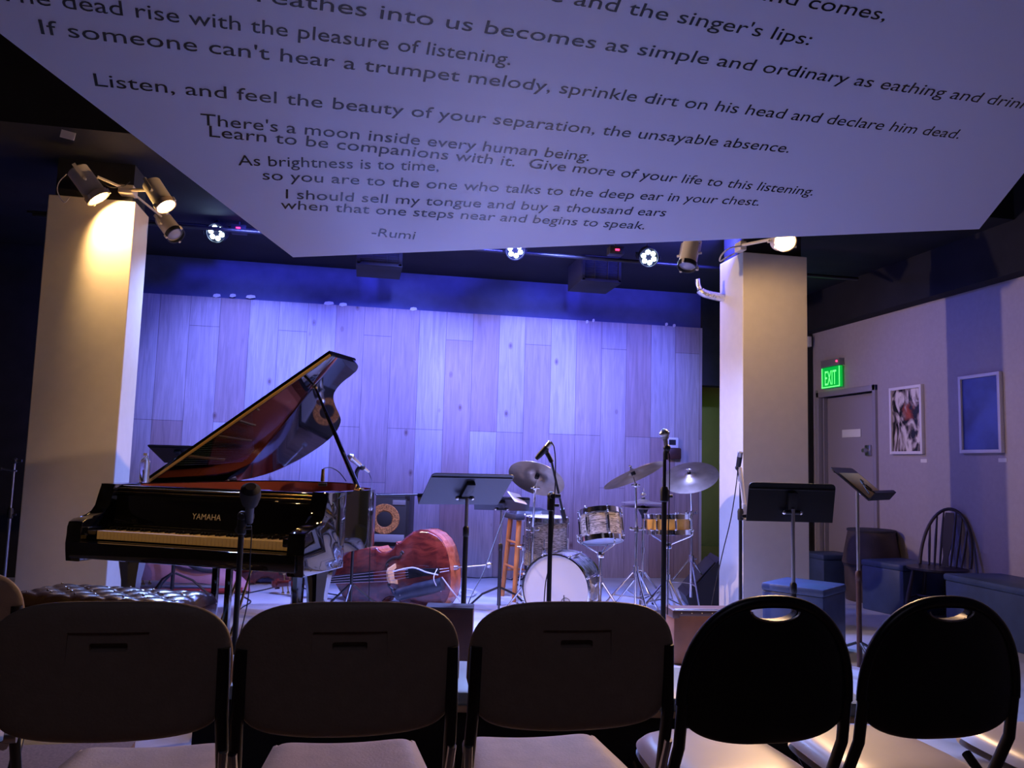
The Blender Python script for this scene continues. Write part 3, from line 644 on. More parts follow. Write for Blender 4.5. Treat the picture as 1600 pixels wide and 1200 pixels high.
# B : straight stand in front of the cymbals
bb_ = P(1038, 770, 4.2)
mic_stand('black straight microphone stand before the wooden snare drum', bb_, 1.10, 1.30, rot=.9, r=.0135)
microphone('pale vocal microphone upright at the top of the straight black stand', P(1042, 703, 4.2), P(1037, 671, 4.2), 'ball', 1.0)
clipm('black clip holding the upright pale microphone', [P(1040, 718, 4.2), P(1040, 708, 4.2), P(1042, 700, 4.2)], .013)
cable('black cable running down beside the straight microphone stand', [P(1043, 704, 4.2), P(1046, 715, 4.18), P(1046, 760, 4.17), P(1044, 850, 4.16), P(1043, 960, 4.15)], .003)
# C : stand before the right column
bC = P(1157, 800, 5.55)
mic_stand('black microphone stand standing before the corner of the right column', bC, .93, 1.18, rot=.4, r=.0125)
microphone('black and red microphone on the stand before the right column', P(1153, 733, 5.53), P(1157, 706, 5.5), 'pencil', 1.3)
clipm('dark clip under the microphone before the right column', [P(1157, 752, 5.55), P(1156, 742, 5.54), P(1153, 731, 5.53)], .013)
tag(obj('boom_arm', MB().cone(P(1156, 730, 5.52), P(1163, 790, 5.5), .014).cone(P(1162.6, 787, 5.5), P(1163, 791, 5.5), .017), 'tape'), 'short pale folded boom strapped to the stand before the right column', 'boom arm')
cable('black cable curving from the microphone before the right column to the floor', [P(1153, 733, 5.52), P(1150, 760, 5.5), P(1142, 810, 5.48), P(1130, 860, 5.45), P(1120, 905, 5.4), P(1112, 945, 5.36)], .0035)
# D : before the piano keys
bD = P(376, 850, 3.55)
mic_stand('black microphone stand standing directly before the piano keyboard', bD, .93, .95, (.95, P(388, 797, 3.55), P(371, 830, 3.6)), rot=1.2, r=.0125, base_kind='round')
microphone('black foam-tipped microphone before the piano fallboard', P(389, 815, 3.57), P(392, 760, 3.45), 'foam', 1.5)
clipm('black clip of the foam-tipped microphone', [P(380, 806, 3.56), P(386, 802, 3.56), P(389, 806, 3.56)])
cable('black cable dropping from the foam-tipped microphone before the keys', [P(390, 816, 3.57), P(393, 830, 3.57), P(391, 870, 3.57), P(387, 940, 3.6), P(370, 1010, 3.6)], .003)
# E : stand behind the treble side of the piano with its vocal microphone
bE = P(556, 760, 6.3)
mic_stand('black microphone stand rising beside the treble side of the piano', bE, .86, .98, None, rot=.3, r=.012)
microphone('pale vocal microphone tilted over the right end of the piano', P(576, 738, 6.28), P(544, 711, 6.2), 'ball', 1.25)
clipm('black clip holding the pale microphone over the piano', [P(556, 752, 6.3), P(557, 738, 6.3), P(562, 730, 6.26), P(566, 730, 6.25)], .016)
cable('thin cable dropping from the microphone over the piano to the floor', [P(576, 738, 6.28), P(581, 752, 6.2), P(580, 770, 4.75), P(579, 800, 4.7), P(578, 860, 4.7), P(576, 950, 4.72)], .0025)
tag(obj('boom_arm', MB().cone(P(582, 774, 6.2), P(660, 773, 6.2), .008), 'blackm'), 'thin horizontal black rod above the amplifier', 'boom arm')
# F : small gooseneck clipped inside the rim
g = thing('clip_microphone', 'tiny clip microphone with looping cable on the piano rim', 'microphone', PM @ Vector((.42, .36, 1.035)))
gi = g.location
obj('body', MB().cone(P(504, 752, 4.75)-gi, P(505, 733, 4.75)-gi, .012, .009), 'brass', g)
obj('clip', MB().box((P(504, 757, 4.75)-gi), (.05, .04, .02), bev=.004), 'blackp', g)
obj('cord', MB().tube(bez([P(505, 733, 4.75)-gi, P(509, 731, 4.77)-gi, P(518, 731, 4.85)-gi, P(530, 738, 4.9)-gi, P(541, 752, 4.92)-gi]), .003, 6), 'cable', g)
# dim stand at the far left
bG = P(16, 800, 6.1)
mic_stand('dim chrome stand with a boom in the dark left of the left column', bG, .75, 1.13, (1.13, P(26, 736, 6.1), P(-12, 731, 6.1)), rot=.2, spread=.24, m='steel', upper='steel')

def music_stand(label, base, zc, desk_rot, dw=.51, dh=.32, m='deskblue', pole_top='steel', zsplit=.7, rot=.4, pole_low='blackm', pivot=0.):
    """desk_rot = (yaw, tilt back in degrees); the desk faces local -Y turned by yaw"""
    t = thing('music_stand', label, 'music stand', (base.x, base.y, 0))
    for a, f in tripod(None, .20, .30, .3, rot=rot):
        lg = obj('leg', MB().tube([a, a.lerp(f, .5)+Vector((0, 0, .03)), f], .009, 8), 'blackm', t); obj('rubber_foot', MB().sphere(f, .014, (1.2, 1.2, .7), 10, 6), 'rubber', lg)
    obj('lower_tube', MB().cone((0, 0, .06), (0, 0, zsplit), .0155, seg=14).lathe([(.0155, zsplit-.05), (.0185, zsplit-.045), (.0185, zsplit), (.012, zsplit+.01)], 14), pole_low, t)
    obj('upper_tube', MB().cone((0, 0, zsplit-.02), (0, 0, zc-.03), .0105, seg=14), pole_top, t)
    DMx = Matrix.Translation((0, 0, zc)) @ Matrix.Rotation(R(desk_rot[0]), 4, 'Z') @ Matrix.Rotation(R(-desk_rot[1]), 4, 'X') @ Matrix.Translation((0, -.025, pivot))
    rad = .025; pl = [(-dw/2, -dh/2), (dw/2, -dh/2)] + [(dw/2-rad+rad*math.cos(a), dh/2-rad+rad*math.sin(a)) for a in (0, .5, 1.05, 1.57)] + [(-dw/2+rad+rad*math.cos(a), dh/2-rad+rad*math.sin(a)) for a in (1.57, 2.1, 2.65, 3.14)]
    D = DMx @ Matrix.Rotation(R(90), 4, 'X')   # desk plane: x across, z up, front face at local -Y
    obj('desk', MB().prism(pl, -.0025, .0025, D), m, t, smooth=False)
    obj('desk_lip', MB().box(DMx @ Vector((0, -.03, -dh/2)), (dw, .06, .004), rot=DMx.to_3x3()).box(DMx @ Vector((0, -.06, -dh/2+.008)), (dw, .004, .02), rot=DMx.to_3x3()), m, t)
    obj('stiffener', MB().box(DMx @ Vector((0, .004, dh/2-.035)), (dw-.01, .008, .012), rot=DMx.to_3x3(), bev=.003), m, t)
    obj('tilt_bracket', MB().box(DMx @ Vector((0, .016, -.0)), (.055, .028, dh*.55), rot=DMx.to_3x3(), bev=.006).cone(DMx @ Vector((-.045, .028, -.05)), DMx @ Vector((.045, .028, -.05)), .012), 'blackp', t)
    for k in (-1, 1): obj('wing_nut', MB().sphere(DMx @ Vector((k*.048, .028, -.05)), .013), 'chrome', t)
    t['desk'] = 0; del t['desk']
    return t, DMx
# blue-lit stand in the middle: we look at the back of its desk
b1 = P(729, 800, 4.75)
music_stand('black music stand at centre stage, the blue-lit back of its tilted desk towards us', b1, 1.035, (191.3, 55), .51, .33, 'deskblue', rot=.1, zsplit=.83)
# black stand before the right column and the wood-picture stand beside it
b2 = P(1239, 800, 4.45)
music_stand('black music stand before the right column, desk back towards us', b2, 1.04, (180-6, 12), .50, .22, 'blackm', rot=.8, zsplit=.60)
b3 = P(1340, 800, 4.9)
s3, D3 = music_stand('dark music stand seen edge-on, holding an aged picture sheet', b3, 1.135, (38, 50), .40, .29, 'blackm', rot=.3, zsplit=.62, pole_low='crate')
s3o = Vector((b3.x, b3.y, 0))
DD = Matrix.Translation(s3o) @ D3
shq = thing('picture_sheet', 'golden brown sheet with a dark bird drawing lying on the edge-on music stand', 'sheet', DD @ Vector((0, -.006, -.02)), rot=DD.to_euler())
obj('sheet', MB().box((0, 0, 0), (.34, .004, .22), bev=.001), 'sheet', shq)
dr = MB().tube(bez([(-.09, -.003, -.08), (-.04, -.003, -.03), (0, -.003, 0), (.03, -.003, .03), (.06, -.003, .035)]), [.004]*16+[.009]*10+[.006]*7, 6)
dr.tube(bez([(-.02, -.003, -.02), (.0, -.003, -.05), (.035, -.003, -.045), (.03, -.003, 0)]), .006, 6).sphere((.065, -.003, .04), .014, (1, .3, 1)).tube([(.01, -.003, -.04), (.02, -.003, -.085)], .003, 5)
obj('drawing', dr, 'ink', shq)
# dim stand behind the piano, desk corner seen left of the lid
b4 = P(277, 800, 6.9)
music_stand('dark music stand behind the piano, only its desk corner left of the lid', b4, 1.19, (160, 62), .5, .32, 'blackm', rot=.2, zsplit=.7)
# stand behind the blue one, with papers, on a chromed tripod
b5 = P(783, 820, 6.6)
music_stand('dark music stand half hidden behind the blue-lit desk, on the stage rear', b5, .86, (170, 66), .46, .30, 'blackm', rot=.35, zsplit=.55)
tag(obj('loose_papers', MB().box(P(808, 778, 6.5), (.12, .16, .004), rot=Euler((.5, .2, .4)).to_matrix()), 'paper'), 'pale loose papers on the stand behind the blue-lit desk', 'papers')

# ================================================================== drum kit
def frame_from(axis, up=(0, 0, 1)):
    z = Vector(axis).normalized(); x = Vector(up).cross(z); 
    if x.length < 1e-4: x = Vector((1, 0, 0))
    x.normalize(); y = z.cross(x); return Matrix((x, y, z)).transposed()
def drum(name, label, c, axis, D, depth, shell, nl=8, headm='head', wood_hoops=False, group=None, lug='tube'):
    """c = centre, axis = direction of the batter head"""
    Rm = frame_from(axis); t = thing(name, label, 'drum', c, rot=Rm.to_euler())
    r = D/2; h = depth/2
    obj('shell', MB().lathe([(r*.94, -h), (r, -h), (r, h), (r*.94, h), (r*.94, -h)], 48), shell, t)
    obj('batter_head', MB().lathe([(0, h+.004), (r*.9, h+.004), (r*.99, h+.001), (r*1.01, h-.012)], 48), headm, t)
    obj('lower_head', MB().lathe([(0, -h-.004), (r*.9, -h-.004), (r*.99, -h-.001), (r*1.01, -h+.012)], 48), 'headclr' if headm == 'head' else headm, t)
    for s, nm in ((1, 'hoop'), (-1, 'hoop')):
        z = s*(h-.004)
        obj(nm, MB().lathe([(r*1.012, z-s*.022), (r*1.035+.003, z-s*.022), (r*1.035+.003, z+s*.016), (r*1.01, z+s*.018), (r*1.012, z-s*.022)], 48), 'chrome', t)
    for k in range(nl):
        a = 2*math.pi*(k+.5)/nl; ca, sa = math.cos(a), math.sin(a); q = r+.012
        l = MB().cone((ca*q, sa*q, -min(h*.5, .05)), (ca*q, sa*q, min(h*.5, .05)), .009, seg=8).sphere((ca*(q+.003), sa*(q+.003), h-.03), .010, u=8, v=6).sphere((ca*(q+.003), sa*(q+.003), -h+.03), .010, u=8, v=6)
        l.cone((ca*(q+.004), sa*(q+.004), -h-.005), (ca*(q+.004), sa*(q+.004), h+.014), .0035, seg=6).sphere((ca*(q+.004), sa*(q+.004), h+.016), .008, u=8, v=6)
        obj('lug', l, 'chrome', t)
    return t, Rm
# bass drum
bdD = .51; bdc = P(879, 920, 6.15); bdc.z = bdD/2+.03
ax_bd = (Vector((0, 0, EYE-.4))+Vector((-.05, 0, 0))-bdc); ax_bd.z = 0; ax_bd = Matrix.Rotation(R(-17), 3, 'Z') @ ax_bd.normalized()
bd, BR = drum('bass_drum', 'bass drum with a large white front head and a small black emblem', bdc, ax_bd, bdD, .36, 'pearl', 8)
# emblem: letter b in a ring, struck by a slash, low on the head
em = MB(); zz = .36/2+.006; ex, ey = .085, -.088
em.tube([(ex+.036*math.cos(a), ey+.036*math.sin(a), zz) for a in np.linspace(0, 2*math.pi, 40)[:-1]], .0022, 6, True)
em.tube([(ex-.016, ey+.056, zz), (ex-.012, ey-.02, zz)], .0034, 6).tube([(ex-.014+.0, ey+.008, zz)]+[(ex+.004+.017*math.cos(a), ey-.006+.017*math.sin(a), zz) for a in np.linspace(2.2, -2.4, 16)], .0032, 6)
obj('emblem', em, 'ink', bd, label='black ringed letter emblem')
for s in (-1, 1):
    d = BR.inverted() @ Vector((0, 0, -1)); sidev = Vector((s*.14, 0, 0))
    obj('spur', MB().cone(Vector((s*bdD*.46, -.10, .08)), Vector((s*(bdD*.46+.13), -(bdc.z-.01), .16)), .009, .006, 10), 'chrome', bd)
obj('hoop_claw', MB().box((.0, -bdD/2-.01, -.17), (.05, .03, .05), bev=.004), 'chrome', bd)
pd = thing('bass_pedal', 'chrome bass drum pedal half hidden behind the white drum', 'pedal', bdc+BR @ Vector((.0, 0, -.27))-Vector((0, 0, bdc.z)))
obj('footboard', MB().box((.0, .12, .05), (.09, .26, .012), rot=Euler((.25, 0, 0)).to_matrix(), bev=.003), 'steel', pd)
obj('posts', MB().cone((-.06, 0, 0), (-.06, 0, .22), .008).cone((.06, 0, 0), (.06, 0, .22), .008).cone((-.07, 0, .2), (.07, 0, .2), .007).cone((0, 0, .2), (0, -.03, .30), .005), 'chrome', pd)
# floor tom
ftc = P(853, 848, 6.85); ft, _ = drum('floor_tom', 'grey striped floor tom on chrome legs, left of the bass drum', ftc, (0, -.02, 1), .36, .42, 'pearl', 6)
for k in range(3):
    a = [.5, 2.6, 4.4][k]; x, y = .205*math.cos(a), .205*math.sin(a)
    obj('leg', MB().tube(bez([(x, y, .05), (x, y, -.16), (x*1.08, y*1.08, -.24), (x*1.2, y*1.2, -ftc.z+.012)], 4), .0065, 8).sphere((x*1.2, y*1.2, -ftc.z+.014), .014, (1, 1, .9)), 'chrome', ft)
    obj('leg_bracket', MB().box((x*.97, y*.97, -.05), (.035, .035, .06), bev=.006).cone((x, y, -.05), (x*1.25, y*1.25, -.05), .006), 'chrome', ft)
# rack tom in a basket stand
rtc = P(939, 822, 6.1); rt_, RTm = drum('rack_tom', 'small grey striped tom held in a basket stand, right of the bass drum', rtc, (-.02, .30, 1), .305, .22, 'pearl', 6)
def drum_stand(name, label, top, r_basket, rot=.3, hub=.30, spread=.27):
    t = thing(name, label, 'drum stand', (top.x, top.y, 0))
    for a, f in tripod(None, hub, spread, .3, rot=rot):
        lg = obj('leg', MB().tube([a, f], .010, 8).tube([Vector((0, 0, hub-.14)), a.lerp(f, .55)], .005, 6), 'chrome', t); obj('rubber_foot', MB().sphere(f, .016, (1.1, 1.1, .75), 10, 6), 'rubber', lg)
    obj('tube', MB().cone((0, 0, .1), (0, 0, top.z-.10), .012, seg=14).lathe([(.013, hub), (.022, hub+.005), (.022, hub+.05), (.013, hub+.055)], 14).box((0, 0, top.z-.1), (.05, .05, .05), bev=.008), 'chrome', t)
    for k in range(3):
        a = rot+.6+2*math.pi*k/3; ca, sa = math.cos(a), math.sin(a)
        obj('basket_arm', MB().tube([(0, 0, top.z-.10), (ca*r_basket*.9, sa*r_basket*.9, top.z-.018), (ca*r_basket, sa*r_basket, top.z-.004), (ca*r_basket, sa*r_basket, top.z+.03)], .006, 8).sphere((ca*r_basket, sa*r_basket, top.z+.03), .011), 'chrome', t)
    return t
drum_stand('tom_stand', 'chrome basket stand carrying the small grey tom', rtc-Vector((0, 0, .112)), .175, .25, hub=.34)
# snare
snc = P(1044, 819, 6.45); sn, _ = drum('snare_drum', 'golden maple snare drum on a stand, right of the grey toms', snc, (-.02, .06, 1), .355, .135, 'gmaple', 8)
obj('strainer', MB().box((-.187, -.03, 0), (.02, .035, .08), bev=.004), 'chrome', sn)
drum_stand('snare_stand', 'chrome stand beneath the golden maple snare drum', snc-Vector((0, 0, .07)), .195, .9, hub=.32)

def cymbal(label, c, axis, D, bow=.025):
    t = thing('cymbal', label, 'cymbal', c, rot=frame_from(axis).to_euler()); r = D/2
    pr_ = [(.006, .0+bow+.018), (.03, bow+.016), (.05, bow+.006), (.06, bow-.001), (r*.6, bow*.55), (r, 0), (r, -.0015), (r*.6, bow*.55-.0018), (.06, bow-.003), (.05, bow+.004), (.03, bow+.014), (.006, bow+.016)]
    obj('disc', MB().lathe(pr_, 64), 'cymbal', t, ang=40)
    obj('felt', MB().lathe([(0, bow-.02), (.018, bow-.02), (.018, bow+.012), (0, bow+.012)], 14).lathe([(0, bow+.018), (.016, bow+.018), (.014, bow+.032), (0, bow+.032)], 14), 'rubber', t)
    obj('wing_nut', MB().cone((0, 0, bow+.03), (0, 0, bow+.06), .006).box((0, 0, bow+.055), (.05, .008, .016), bev=.004), 'chrome', t)
    return t
def cym_stand(label, c, axis, base, rot=.3, hub=.36, spread=.34, zsplit=(.62,), name='cymbal_stand'):
    """tube up to the cymbal at c"""
    axis = Vector(axis).normalized(); top = c - axis*.03
    t = thing(name, label, 'cymbal stand', (base.x, base.y, 0)); o_ = Vector((base.x, base.y, 0))
    for a, f in tripod(None, hub, spread, .3, rot=rot):
        lg = obj('leg', MB().tube([a, f], .0085, 8).tube([Vector((0, 0, hub-.2)), a.lerp(f, .5)], .006, 6), 'chrome', t); obj('rubber_foot', MB().sphere(f, .016, (1.1, 1.1, .75), 10, 6), 'rubber', lg)
    zs = zsplit[0]; tt = top-o_
    obj('lower_tube', MB().cone((0, 0, .10), (0, 0, zs), .0125, seg=12), 'chrome', t)
    obj('wing_clamp', MB().lathe([(.013, zs-.04), (.02, zs-.035), (.02, zs+.005), (.012, zs+.01)], 14).cone((-.045, 0, zs-.015), (.045, 0, zs-.015), .008).sphere((.045, 0, zs-.008), .014, (1, .5, 1)).sphere((-.045, 0, zs-.008), .014, (1, .5, 1))
        .lathe([(.013, hub-.02), (.024, hub-.015), (.024, hub+.04), (.013, hub+.045)], 14).cone((.0, 0, hub+.01), (.05, 0, hub+.01), .007), 'chrome', t)
    obj('upper_tube', MB().tube([(0, 0, zs-.02), tt-Vector((0, 0, .05))], .009, 10), 'chrome', t)
    obj('tilter', MB().sphere(tt-Vector((0, 0, .05)), .02, (1, .7, 1)).cone(tt-Vector((.035, 0, .05)), tt+Vector((.035, 0, -.05)), .008).tube([tt-Vector((0, 0, .05)), tt+axis*.075], .006, 8), 'chrome', t)
    return t
cA = P(838, 748, 6.5); axA = Vector((.34, .45, .75))
cymbal('crash cymbal at the left of the kit, underside showing, behind the boom stand', cA, axA, .47)
cym_stand('chrome cymbal stand rising behind the floor tom', cA, axA, P(833, 800, 6.52), rot=2.2, hub=.30, spread=.28, zsplit=(.70,))
cB = P(991, 743, 6.35); axB = Vector((-.33, .32, .9))
cymbal('large ride cymbal, underside showing, left of the straight microphone stand', cB, axB, .52)
cym_stand('chrome cymbal stand on a broad tripod left of the straight microphone stand', cB, axB, P(994, 850, 6.32), rot=.55, hub=.40, zsplit=(.74,))
cC = P(1078, 746, 7.0); axC = Vector((-.36, -.42, .85))
cymbal('crash cymbal showing its top, partly behind the right column', cC, axC, .50)
cym_stand('chrome cymbal stand close to the right column', cC, axC, P(1080, 850, 7.02), rot=.35, hub=.42, zsplit=(.84,))
# hi-hat
hh = P(1005, 787, 6.75); t = cymbal('upper hi-hat cymbal, nearly level, behind the ride cymbal', hh+Vector((0, 0, .006)), (0, .0, 1), .37, .016)
t = cymbal('lower hi-hat cymbal, turned upside down', hh-Vector((0, 0, .022)), (.02, .03, -1), .37, .014)
t = thing('hi_hat_stand', 'chrome hi-hat stand with a black cup under the paired cymbals', 'cymbal stand', (hh.x, hh.y, 0))
for a, f in tripod(None, .34, .30, .3, rot=.1): lg = obj('leg', MB().tube([a, f], .009, 8).tube([Vector((0, 0, .12)), a.lerp(f, .5)], .006, 6), 'chrome', t); obj('rubber_foot', MB().sphere(f, .016, (1.1, 1.1, .75), 10, 6), 'rubber', lg)
obj('tube', MB().cone((0, 0, .08), (0, 0, hh.z-.10), .0125, seg=12).lathe([(.013, .5), (.019, .5), (.019, .55), (.013, .55)], 12), 'chrome', t)
obj('seat_cup', MB().lathe([(.012, hh.z-.13), (.014, hh.z-.10), (.04, hh.z-.055), (.042, hh.z-.045), (.0, hh.z-.045)], 20), 'blackp', t)
obj('pull_rod', MB().cone((0, 0, hh.z-.05), (0, 0, hh.z+.13), .0035, seg=8).sphere((0, 0, hh.z+.085), .018, (1, 1, .8)).sphere((0, 0, hh.z+.05), .014), 'chrome', t)
obj('footboard', MB().box((.03, -.16, .05), (.085, .26, .012), rot=Euler((-.2, 0, .1)).to_matrix(), bev=.003), 'steel', t)

# wooden stool
so = P(828, 800, 7.35); so.z = 0
sl = thing('bar_stool', 'orange-brown wooden bar stool with a dark seat behind the floor tom', 'stool', so, R(8))
ZS = .74
obj('seat', MB().box((0, 0, ZS), (.40, .34, .05), bev=.015), 'fabric_dk', sl)
for sx in (-1, 1):
    for sy in (-1, 1): obj('leg', MB().tube([(sx*.145, sy*.12, ZS-.03), (sx*.19, sy*.165, 0)], [.024, .020], 10), 'stoolw', sl)
for z, ks in ((.46, .165), (.24, .178)):
    for sy in (-1, 1): obj('rung', MB().cone((-ks, sy*(ks-.027), z), (ks, sy*(ks-.027), z), .011, seg=10), 'stoolw', sl)
    for sx in (-1, 1): obj('rung', MB().cone((sx*ks, -(ks-.027), z+.05), (sx*ks, ks-.027, z+.05), .011, seg=10), 'stoolw', sl)
tag(obj('folded_bag', MB().grid(lambda a, b: so+Vector((0, 0, ZS+.026))+Vector(((a-.5)*.34, (b-.5)*.28, max(0, (1-(2*a-1)**4)*(1-(2*b-1)**4))**.5*(.05+.012*math.sin(9*a)*math.cos(7*b)))), 22, 18), 'bag'), 'dark folded bag lying on the seat of the orange stool', 'bag')

# ================================================================== double basses
def double_bass(name, label, M4, quiver=True, with_pin=True):
    t = thing(name, label, 'double bass', M4.translation, rot=M4.to_euler())
    # local frame: x from the bottom end to the neck, y across, z out of the front; ribs go to z = -.2
    W_ = [(0, .02), (.006, .10), (.02, .17), (.05, .235), (.10, .29), (.17, .328), (.24, .338), (.31, .325), (.38, .29), (.43, .255), (.46, .25), (.475, .262), (.48, .245), (.50, .215), (.54, .19), (.58, .182), (.62, .19), (.655, .212), (.67, .235), (.685, .225), (.72, .222), (.79, .236), (.86, .243), (.93, .232), (.99, .20), (1.04, .15), (1.075, .095), (1.10, .05), (1.115, .02)]
    xs_ = [a for a, _ in W_]; ws_ = [b for _, b in W_]
    X = list(np.unique(np.concatenate([np.linspace(0, 1.115, 90), xs_])))
    wd = lambda x: float(np.interp(x, xs_, ws_))
    def arch(x, y): return .034*max(0, 1-(y/max(wd(x), .03))**2)**.8*min(1, (x+.02)/.12, (1.135-x)/.16)
    nx = len(X)
    def front(a, b): x = X[min(nx-1, round(a*(nx-1)))]; y = (2*b-1)*wd(x)*1.015; return Vector((x, y, arch(x, y)))
    obj('front_plate', MB().grid(front, nx, 25).prism([(x, wd(x)*1.015) for x in X]+[(x, -wd(x)*1.015) for x in X[::-1]], -.006, 0), 'bass', t, ang=40)
    rb = MB(); pts = [(x, wd(x)) for x in X]+[(x, -wd(x)) for x in X[::-1]]
    A = [rb.bm.verts.new((x, y, -.004)) for x, y in pts]; B = [rb.bm.verts.new((x, y, -.20)) for x, y in pts]
    for i in range(len(pts)): j = (i+1) % len(pts); rb.bm.faces.new((A[i], A[j], B[j], B[i]))
    obj('ribs', rb, 'bassrib', t, ang=40)
    def back(a, b): x = X[min(nx-1, round(a*(nx-1)))]; y = (2*b-1)*wd(x)*1.01; return Vector((x, y, -.202-arch(x, y)*.6))
    obj('back_plate', MB().grid(back, nx, 25), 'bass', t, ang=40)
    for s in (-1, 1):
        c = [(.40, .165), (.415, .18), (.43, .168), (.425, .150), (.45, .135), (.49, .135), (.53, .125), (.56, .105), (.575, .085), (.565, .072), (.55, .08)]
        pts3 = bez([Vector((x, s*y, arch(x, y)+.002)) for x, y in c], 5); n = len(pts3)
        obj('f_hole', MB().tube(pts3, [.004+.006*math.sin(math.pi*i/(n-1)) for i in range(n)], 6).sphere((.415, s*.168, arch(.415, .168)+.001), .014, (1, 1, .4)).sphere((.562, s*.082, arch(.56, .08)+.001), .011, (1, 1, .4)), 'ink', t)
    bx = .485
    br = obj('bridge', MB().prism([(-.085, 0), (-.05, 0), (-.035, .05), (.035, .05), (.05, 0), (.085, 0), (.07, .06), (.06, .12), (.035, .145), (0, .152), (-.035, .145), (-.06, .12), (-.07, .06)], -.008, .008, Matrix.Translation((bx, 0, arch(bx, 0)-.004)) @ Matrix(((0, 0, 1, 0), (1, 0, 0, 0), (0, 1, 0, 0), (0, 0, 0, 1)))), 'maple', t)
    zt = arch(bx, 0)+.15
    obj('tailpiece', MB().prism([(.05, -.022), (.05, .022), (.33, .042), (.36, .04), (.36, -.04), (.33, -.042)], .085, .105, I4, bev=.006), 'ebony', t)
    obj('tail_wire', MB().cone((.05, -.012, .09), (-.005, -.01, .03), .003).cone((.05, .012, .09), (-.005, .01, .03), .003), 'steel', t)
    obj('neck', MB().prism([(1.09, -.034), (1.09, .034), (1.52, .022), (1.52, -.022)], .0, .045, Matrix.Translation((0, 0, .012)), bev=.012), 'bass', t)
    obj('fingerboard', MB().prism([(.68, -.044), (.68, .044), (1.52, .023), (1.52, -.023)], .065, .085, I4, bev=.006), 'ebony', t)
    sc = MB().box((1.60, 0, .02), (.17, .055, .05), bev=.008).lathe([(.005, -.03), (.045, -.03), (.05, 0), (.045, .03), (.005, .03)], 16, Matrix.Translation((1.72, 0, -.005)) @ Matrix.Rotation(R(90), 4, 'X')).lathe([(.005, -.045), (.022, -.045), (.022, .045), (.005, .045)], 12, Matrix.Translation((1.72, 0, -.005)) @ Matrix.Rotation(R(90), 4, 'X'))
    obj('scroll', sc, 'bass', t)
    for k in range(4):
        s = 1 if k % 2 else -1
        obj('tuning_peg', MB().cone((1.56+.028*k, 0, .02), (1.56+.028*k, s*.075, .02), .006).box((1.56+.028*k, s*.085, .02), (.03, .022, .006), bev=.003), 'brass', t)
        y0 = (-.033+.022*k); obj('string', MB().tube([(.33, y0*.9, .105), (bx, y0*1.25, zt), (1.52, y0*.45, .092)], .0022, 6), 'string', t)
    if with_pin:
        obj('endpin', MB().cone((.01, 0, -.09), (-.035, 0, -.09), .022, .018).cone((-.03, 0, -.09), (-.30, 0, -.09), .006).sphere((-.31, 0, -.09), .026, (1.1, 1, 1)), 'steel', t)
    if quiver:
        q = obj('bow_quiver', MB().tube(bez([(.02, .10, .12), (.10, .115, .13), (.30, .14, .13), (.44, .165, .13)], 6), [.052]*6+[.056]*6+[.05]*6+[.042], 14), 'bag', t, label='black tubular bow bag tied under the strings')
        obj('white_cord', MB().tube(bez([(.05, -.02, .13), (.06, .04, .185), (.05, .10, .18), (.04, .16, .12)]), .004, 6).tube(bez([(.02, .05, .12), (-.02, .14, .08), (-.035, .22, 0), (-.03, .27, -.06)]), .006, 6).tube(bez([(.05, .03, .125), (.15, .0, .13), (.28, -.045, .12), (.44, -.03, .16)]), .006, 6), 'cable_w', t)
        obj('strap', MB().tube(bez([(.38, .16, .18), (.44, .19, .12), (.49, .16, .09), (.52, .12, .07)]), .008, 6), 'bag', t)
    return t
# body lying on its side, bottom end nearest and to the right
e0 = P(703, 893, 6.55)
th = R(-148); tl = R(-8.5)
ex_ = Vector((math.cos(th)*math.cos(tl), -math.sin(th)*math.cos(tl), math.sin(tl)))     # towards the neck: left and away
fz = Vector((-abs(ex_.y), -abs(ex_.x), 0)).normalized(); fz = (fz-ex_*fz.dot(ex_)).normalized()
ey_ = fz.cross(ex_)
def fr(ex, ey, ez, o): m = Matrix((ex, ey, ez)).transposed().to_4x4(); m.translation = o; return m
e0.z = .342
double_bass('double_bass', 'reddish double bass lying on its side on the floor at centre stage', fr(ex_, ey_, fz, e0))
# second one lying further back under the piano, its bottom end to the right
e1 = P(505, 890, 7.75); e1.z = .335
th2 = R(181); ex2 = Vector((math.cos(th2)*math.cos(tl), math.sin(th2)*math.cos(tl), math.sin(tl))); fz2 = Vector((-ex2.y, ex2.x, 0)).normalized(); fz2 = fz2 if fz2.y < 0 else -fz2; fz2 = (fz2-ex2*fz2.dot(ex2)).normalized()
double_bass('double_bass', 'second double bass lying on the floor, seen under the piano', fr(ex2, fz2.cross(ex2), fz2, e1), quiver=False, with_pin=True)
gb = F(295, 921, 0); gbt = thing('instrument_bag', 'pinkish soft instrument bag lying on the floor under the left of the piano', 'bag', (gb.x, gb.y-.12, 0), R(-4))
def gbf(a, b):
    x = (a-.5)*1.12; e = max(0, 1-abs(2*a-1)**3.2)**.5; h = (.40-.22*a)*e*(1+.05*math.sin(11*a)+.03*math.sin(23*a)); th_ = math.pi*(b*1.16-.08)
    return Vector((x, -.17*e*math.cos(th_)*(1.1-.3*a), max(.002, h*.5+h*.55*math.sin(th_))))
obj('bag_body', MB().grid(gbf, 60, 28), 'pinkbag', gbt, ang=80)
obj('strap', MB().tube(bez([(-.15, -.10, .36), (-.02, -.165, .30), (.14, -.16, .22), (.26, -.12, .20)]), .02, 8), 'bag', gbt)
obj('hem', MB().tube([(-.5, -.12, .03), (-.2, -.18, .03), (.2, -.15, .03), (.5, -.08, .03)], .022, 8), 'felt', gbt)

